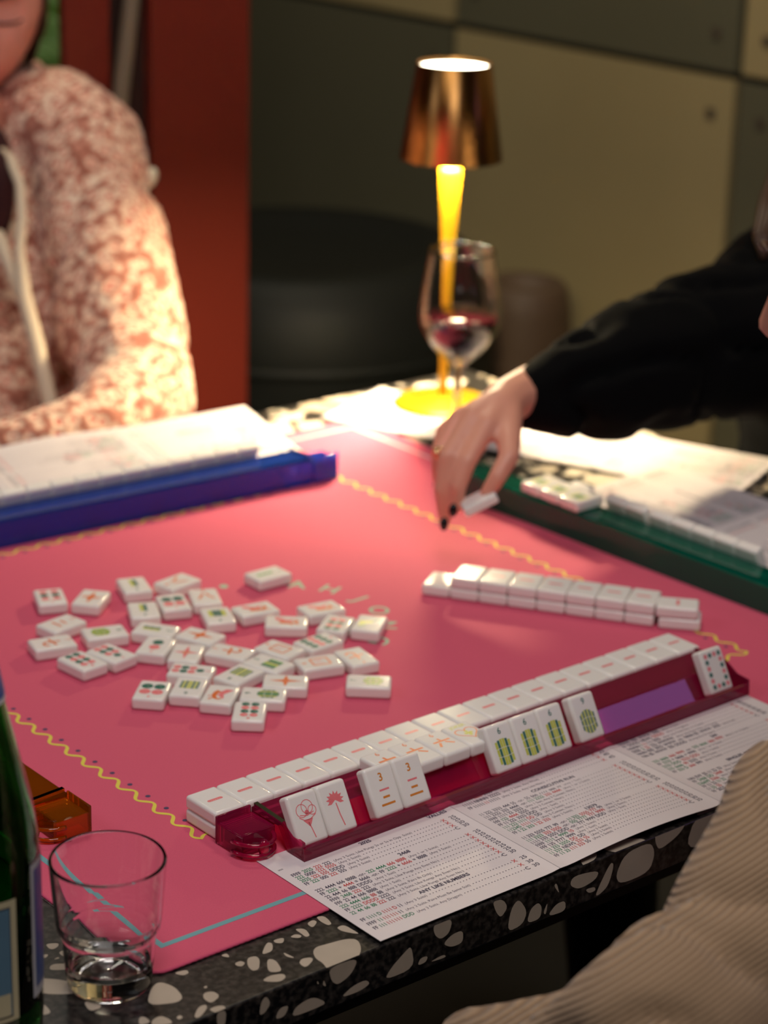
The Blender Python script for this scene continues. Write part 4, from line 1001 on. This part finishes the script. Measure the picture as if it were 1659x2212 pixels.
# --- person in the floral fleece jacket
def fleece():
    m = bpy.data.materials.new('floral_fleece'); m.use_nodes = True; nt = m.node_tree; b = nt.nodes['Principled BSDF']; b.inputs['Roughness'].default_value = .95
    b.inputs['Sheen Weight'].default_value = .3
    tc = nt.nodes.new('ShaderNodeTexCoord'); nz = nt.nodes.new('ShaderNodeTexNoise'); nz.inputs['Scale'].default_value = 150
    nt.links.new(tc.outputs['Object'], nz.inputs['Vector'])
    mv = nt.nodes.new('ShaderNodeVectorMath'); mv.operation = 'SCALE'; mv.inputs['Scale'].default_value = .005; nt.links.new(nz.outputs['Color'], mv.inputs[0])
    ad = nt.nodes.new('ShaderNodeVectorMath'); ad.operation = 'ADD'; nt.links.new(tc.outputs['Object'], ad.inputs[0]); nt.links.new(mv.outputs[0], ad.inputs[1])
    v = nt.nodes.new('ShaderNodeTexVoronoi'); v.inputs['Scale'].default_value = 74; nt.links.new(ad.outputs[0], v.inputs['Vector'])
    r = nt.nodes.new('ShaderNodeValToRGB'); e = r.color_ramp.elements
    e[0].position = 0.0; e[0].color = lin((206, 78, 62)); e[1].position = 1.0; e[1].color = lin((150, 88, 72))
    for p_, c_ in ((.20, (214, 92, 74)), (.30, (238, 200, 176)), (.46, (240, 208, 182)), (.56, (214, 140, 118)), (.68, (176, 110, 90))): x = r.color_ramp.elements.new(p_); x.color = lin(c_)
    nt.links.new(v.outputs['Distance'], r.inputs[0])
    n2 = nt.nodes.new('ShaderNodeTexNoise'); n2.inputs['Scale'].default_value = 40; nt.links.new(tc.outputs['Object'], n2.inputs['Vector'])
    mr = nt.nodes.new('ShaderNodeMapRange'); mr.inputs[1].default_value = .62; mr.inputs[2].default_value = .72; nt.links.new(n2.outputs['Fac'], mr.inputs[0])
    mx = nt.nodes.new('ShaderNodeMix'); mx.data_type = 'RGBA'; mx.inputs[7].default_value = lin((250, 222, 196)); nt.links.new(mr.outputs[0], mx.inputs[0]); nt.links.new(r.outputs[0], mx.inputs[6])
    nt.links.new(mx.outputs[2], b.inputs['Base Color'])
    bp = nt.nodes.new('ShaderNodeBump'); bp.inputs['Strength'].default_value = .6; bp.inputs['Distance'].default_value = .004; nt.links.new(v.outputs['Distance'], bp.inputs['Height']); nt.links.new(bp.outputs[0], b.inputs['Normal'])
    return m
FL = fleece()
wb = P(-10, 800, 2.62)
w1 = empty('person', (wb.x, wb.y, .45), 'person in cream and coral floral fleece jacket looking down, seated behind the blue rack', 'person')
D = 2.60
q = lambda u, v, r, d=D: (P(u, v, d), r / (F / d))
body('body', [[q(-50, 230, 62, 2.60), q(-55, 330, 80, 2.64), q(-70, 560, 190, 2.70), q(-70, 900, 220, 2.72), q(-70, 1150, 250, 2.72)],
              [q(-60, 330, 70, 2.64), q(-60, 80, 62, 2.66)]], SKIN, w1, .010, 6)
jacket = body('fleece_jacket', [[q(30, 260, 108, 2.66), q(120, 272, 132, 2.66), q(188, 322, 132, 2.63)],
              [q(188, 322, 130, 2.63), q(225, 520, 146, 2.58), q(262, 720, 150, 2.53), q(300, 862, 128, 2.46)],
              [q(300, 862, 126, 2.46), q(210, 925, 92, 2.38), q(80, 960, 78, 2.34), q(-60, 985, 60, 2.32)],
              [q(-170, 260, 100, 2.70), q(-290, 330, 130, 2.68), q(-330, 560, 140, 2.62), q(-340, 860, 130, 2.5), q(-160, 985, 80, 2.36)],
              [q(60, 300, 130, 2.70), q(20, 560, 215, 2.68), q(10, 800, 235, 2.67), q(0, 1150, 250, 2.66)],
              [q(-180, 300, 130, 2.72), q(-160, 560, 215, 2.70), q(-150, 800, 235, 2.68), q(-150, 1150, 250, 2.66)],
              [q(60, 215, 75, 2.68), q(60, 170, 50, 2.70)]], FL, w1, .0075, 5, disp=.002, dscale=140, fold=.012, fscale=4.2)
legs(w1, [(.44, 1.16, .50), (.57, 1.06, .50)], [(.22, .86, .50), (.38, .76, .50)], (-.5, -.86, 0))
CREAMZ = mat('zip_tape', (226, 206, 180), .8)
def on_front(u, v, d): return P(u, v, d) - w1.location
bm = bmesh.new(); tube(bm, [on_front(u, v, d) for u, v, d in ((-8, 318, 2.56), (22, 345, 2.54), (44, 400, 2.52), (48, 470, 2.50), (42, 540, 2.485), (52, 640, 2.475), (78, 740, 2.465), (100, 840, 2.46), (118, 915, 2.46), (126, 985, 2.46))], [.0055, .006, .006, .006, .006, .0085, .009, .009, .008, .007], 10); obj('zipper', bm, CREAMZ, jacket).location = (0, 0, 0)
bpy.data.objects['zipper'].parent = w1
bm = bmesh.new(); ellip(bm, on_front(-18, 420, 2.545), (.028, .02, .055)); ellip(bm, on_front(-30, 340, 2.56), (.03, .02, .04)); obj('dark_top', bm, mat('maroon_cloth', (58, 22, 26), .9), w1, True)
bm = bmesh.new(); tube(bm, [on_front(-6, 505, 2.50), on_front(14, 560, 2.49), on_front(42, 640, 2.475)], [.008, .007, .005], 10); obj('zipper_flap', bm, CREAMZ, w1)
bm = bmesh.new(); ellip(bm, on_front(324, 384, 2.62), (.0085, .008, .0125), Matrix.Rotation(.5, 3, 'Y')); obj('white_tag', bm, mat('white_cloth', (226, 222, 200), .8), w1, True)
hc = P(-50, -14, 2.60)
head(w1, hc, Vector((-.46, -.85, -.22)), skin=mat('skin_pink', (240, 168, 152), .45, noise_amt=.04, nscale=25, sss=.15))

# --- person in black on the right, right hand reaching for a tile
KNIT = mat('black_cloth', (5, 5, 6), 1.0, spec=.12, noise_amt=.2, nscale=60)
rb = P(1850, 900, 2.30)
r1 = empty('person', (rb.x, rb.y, .45), 'person in loose black top on the right, arm stretched out holding a white tile', 'person')
H = 2.00
qq = lambda u, v, r, d=H: (P(u, v, d), r / (F / d))
hand_ch = [
 [qq(1150, 840, 56, 2.10), qq(1092, 868, 52, 2.05), qq(1078, 885, 46, 2.03)],
 [qq(1078, 885, 44, 2.03), qq(1052, 918, 29, 2.005)], [qq(1070, 880, 42, 2.03), qq(1020, 900, 26, 2.01)], [qq(1062, 882, 38, 2.04), qq(988, 908, 24, 2.03)], [qq(1060, 890, 36, 2.05), qq(962, 930, 22, 2.05)],
 [qq(1052, 918, 27, 2.005), qq(1010, 995, 22, 1.985), qq(990, 1050, 19.5, 1.985), qq(986, 1096, 16, 1.995)],
 [qq(1020, 900, 25, 2.01), qq(968, 985, 22, 1.99), qq(954, 1055, 19, 1.995), qq(961, 1124, 15, 2.01)],
 [qq(988, 908, 23, 2.03), qq(950, 975, 19, 2.02), qq(946, 1025, 16, 2.03), qq(958, 1062, 14, 2.045)],
 [qq(962, 930, 21, 2.05), qq(944, 985, 16, 2.045), qq(948, 1020, 13.5, 2.055), qq(960, 1046, 12, 2.065)],
 [qq(1092, 890, 40, 2.03), qq(1098, 950, 29, 2.00), qq(1100, 985, 23, 1.985), qq(1075, 1030, 21, 1.98), qq(1052, 1066, 17, 1.985)],
 [qq(1078, 885, 42, 2.03), qq(1075, 925, 28, 2.01)]]
body('body', hand_ch + [[qq(1150, 840, 56, 2.10), qq(1350, 800, 70, 2.17), qq(1500, 760, 80, 2.22), (V(.976, .335, .905), .045)],
     [(V(.976, .335, .905), .045), (V(1.08, .21, .92), .05), (V(1.08, .08, .90), .045)], [(V(1.11, .24, .92), .052), (V(1.145, .35, 1.03), .048)],
     [(V(1.08, .20, .86), .09), (V(1.08, .20, .55), .10)], [(V(1.08, .06, .90), .04), (V(1.02, -.03, .68), .038), (V(.985, .10, .60), .03), (V(.97, .16, .60), .032)]], SKIN, r1, .0028, 4)
body('black_top', [[qq(1118, 868, 62, 2.075), qq(1205, 852, 98, 2.10), qq(1330, 812, 150, 2.15), qq(1470, 760, 172, 2.20), qq(1620, 730, 185, 2.26), qq(1720, 640, 190, 2.32)],
     [qq(1700, 590, 135, 2.34), qq(1760, 560, 150, 2.36)],
     [qq(1800, 640, 190, 2.38), qq(1838, 900, 255, 2.42), qq(1860, 1300, 270, 2.44)], [(V(1.0, .33, .89), .08), (V(1.08, .20, .90), .085), (V(1.08, .07, .89), .07)], [(V(1.08, .17, .84), .12), (V(1.08, .16, .55), .15)], [(V(1.08, .06, .89), .065), (V(1.02, -.03, .68), .058), (V(.99, .09, .60), .046)]], KNIT, r1, .009, 6, disp=.002, dscale=40, fold=.016, fscale=11)
legs(r1, [(1.08, .26, .50), (1.08, .10, .50)], [(.70, .30, .50), (.70, .08, .50)], (-1, 0, 0))
NAIL = mat('black_nail', (12, 8, 10), .15)
for u, v, d in ((979, 1102, 1.979), (959, 1132, 1.992)):
    bm = bmesh.new(); ellip(bm, P(u, v, d) - r1.location, (.0042, .0035, .0062)); obj('fingernail', bm, NAIL, r1, True)
bm = bmesh.new(); c_ = P(945, 1000 - 22, 2.0); ax = (P(950, 955, 2.0) - P(942, 1000, 1.99)).normalized()
lathe(bm, [(.0092, -.001), (.0104, -.001), (.0104, .001), (.0092, .001)], 28, closed=True)
bmesh.ops.transform(bm, matrix=Matrix.Translation(P(956, 980, 2.003) - r1.location) @ ax.to_track_quat('Z', 'Y').to_matrix().to_4x4(), verts=bm.verts[:]); ellip(bm, P(944, 978, 1.992) - r1.location, (.003, .003, .003)); obj('ring', bm, mat('gold_ring', (230, 200, 150), .2, metal=1), r1)
head(r1, P(1895, 210, 2.36), Vector((-.85, -.3, -.45)))
bm = bmesh.new()
for k in range(7):
    tube(bm, [p_ - r1.location for p_ in (V(1.125, .455, 1.15), V(1.105, .468, 1.08), P(1722 - k * 5, 330, 2.36), P(1676 - k * 4, 430, 2.29), P(1652 - k * 3 + (k % 3) * 6, 505, 2.235), P(1645 + (k % 2) * 8, 560, 2.225))], [.005, .007, .007, .006, .004, .001], 8)
obj('hair_lock', bm, HAIR, r1)
# tile held between thumb and finger
c_ = P(1034, 1082, 1.985)
ex = (P(1066, 1068, 1.985) - P(1004, 1098, 1.985)).normalized(); vw = (c_ - CW).normalized(); ez = ex.cross(vw).normalized()
if ez.z < 0: ez = -ez
ez = (ez * .75 - vw * .35).normalized(); ey = ez.cross(ex).normalized()
M = Matrix(((ey.x, ex.x, ez.x, c_.x), (ey.y, ex.y, ez.y, c_.y), (ey.z, ex.z, ez.z, c_.z), (0, 0, 0, 1)))
o = bpy.data.objects.new('mahjong_tile', MESH['plain']); COL.objects.link(o); o.matrix_world = M @ Matrix.Translation((0, 0, -TH / 2)) @ Matrix.Scale(.9, 4)
tag(o, 'white tile held between thumb and fingers of the reaching hand', 'mahjong tile')

# --- person in the beige ribbed sweater, front right
def ribbed():
    m = bpy.data.materials.new('beige_rib_knit'); m.use_nodes = True; nt = m.node_tree; b = nt.nodes['Principled BSDF']; b.inputs['Roughness'].default_value = .95
    b.inputs['Base Color'].default_value = lin((186, 156, 122)); b.inputs['Sheen Weight'].default_value = .2
    tc = nt.nodes.new('ShaderNodeTexCoord'); mp = nt.nodes.new('ShaderNodeVectorMath'); mp.operation = 'DOT_PRODUCT'; mp.inputs[1].default_value = (0.20, -0.62, -0.76)
    nt.links.new(tc.outputs['Object'], mp.inputs[0]); cb = nt.nodes.new('ShaderNodeCombineXYZ'); nt.links.new(mp.outputs['Value'], cb.inputs[2])
    wv = nt.nodes.new('ShaderNodeTexWave'); wv.bands_direction = 'Z'; wv.inputs['Scale'].default_value = 105; wv.inputs['Distortion'].default_value = 0.0; wv.inputs['Detail Scale'].default_value = .3
    nt.links.new(cb.outputs[0], wv.inputs[0])
    mx = nt.nodes.new('ShaderNodeMix'); mx.data_type = 'RGBA'; mx.inputs[6].default_value = lin((134, 106, 78)); mx.inputs[7].default_value = lin((170, 141, 110)); nt.links.new(wv.outputs['Fac'], mx.inputs[0]); nt.links.new(mx.outputs[2], b.inputs['Base Color'])
    bp = nt.nodes.new('ShaderNodeBump'); bp.inputs['Strength'].default_value = .8; bp.inputs['Distance'].default_value = .002; nt.links.new(wv.outputs['Fac'], bp.inputs['Height']); nt.links.new(bp.outputs[0], b.inputs['Normal'])
    return m
fb = P(1950, 2300, 1.38)
f1 = empty('person', (fb.x, fb.y, .45), 'person in beige ribbed sweater at the near right, mostly outside the picture', 'person')
RIB = ribbed()
g_ = lambda u, v, r, d: (P(u, v, d), r / (F / d))
body('body', [[(V(.30, -.44, .86), .09), (V(.31, -.50, .55), .10)], [(V(.285, -.44, .93), .052), (V(.25, -.405, 1.10), .048)],
     [(V(.25, -.40, .90), .026), (P(1735, 1760, 1.30), .024), (P(1640, 2050, 1.24), .030), (P(1420, 2275, 1.205), .034), (P(1200, 2320, 1.235), .028), (P(1070, 2300, 1.26), .026), (P(990, 2345, 1.27), .024)],
     [(P(1000, 2340, 1.27), .022), (P(930, 2345, 1.262), .011), (P(905, 2420, 1.26), .009), (P(925, 2480, 1.265), .0075)], [(P(1000, 2345, 1.27), .022), (P(940, 2385, 1.275), .011), (P(930, 2470, 1.275), .009), (P(955, 2520, 1.28), .0075)],
     [(P(1005, 2350, 1.275), .021), (P(965, 2410, 1.29), .0105), (P(965, 2490, 1.292), .009), (P(990, 2530, 1.295), .0075)], [(P(1010, 2355, 1.28), .020), (P(1000, 2420, 1.302), .0095), (P(1005, 2480, 1.304), .008), (P(1025, 2515, 1.305), .0065)],
     [(P(1030, 2345, 1.265), .02), (P(975, 2385, 1.245), .0125), (P(985, 2445, 1.24), .010), (P(1000, 2480, 1.242), .009)],
     [(V(.25, -.40, .90), .04), (V(.42, -.42, .93), .045), (V(.50, -.45, .68), .038), (V(.42, -.33, .60), .028), (V(.38, -.28, .60), .03)]], SKIN, f1, .0042, 4)
body('ribbed_sweater', [[g_(1880, 1650, 170, 1.38), g_(1725, 1735, 168, 1.30), g_(1690, 1850, 178, 1.27), g_(1640, 2040, 232, 1.24), g_(1430, 2270, 258, 1.20)],
     [g_(1430, 2270, 250, 1.20), g_(1250, 2330, 200, 1.22), g_(1110, 2290, 130, 1.25), g_(1020, 2250, 88, 1.28)],
     [(V(.25, -.40, .90), .056), (P(1735, 1760, 1.30), .046)], [(V(.235, -.37, .885), .055), (V(.30, -.425, .935), .075), (V(.42, -.43, .93), .068)], [(V(.29, -.44, .985), .068), (V(.30, -.44, .93), .08)], [(V(.30, -.44, .87), .125), (V(.31, -.48, .68), .13), (V(.31, -.51, .53), .15)],
     [(V(.42, -.42, .93), .068), (V(.50, -.45, .68), .058), (V(.43, -.34, .60), .045)]], RIB, f1, .0075, 8, disp=.001, dscale=30, fold=.010, fscale=12)
legs(f1, [(.24, -.50, .50), (.38, -.50, .50)], [(.22, -.10, .50), (.40, -.10, .50)], (0, 1, 0))
nose = P(1621, 737, 1.34)
fd = Vector((-.25, .90, -.30)).normalized()
head(f1, nose - fd * .117 + Vector((0, 0, .028)), fd)
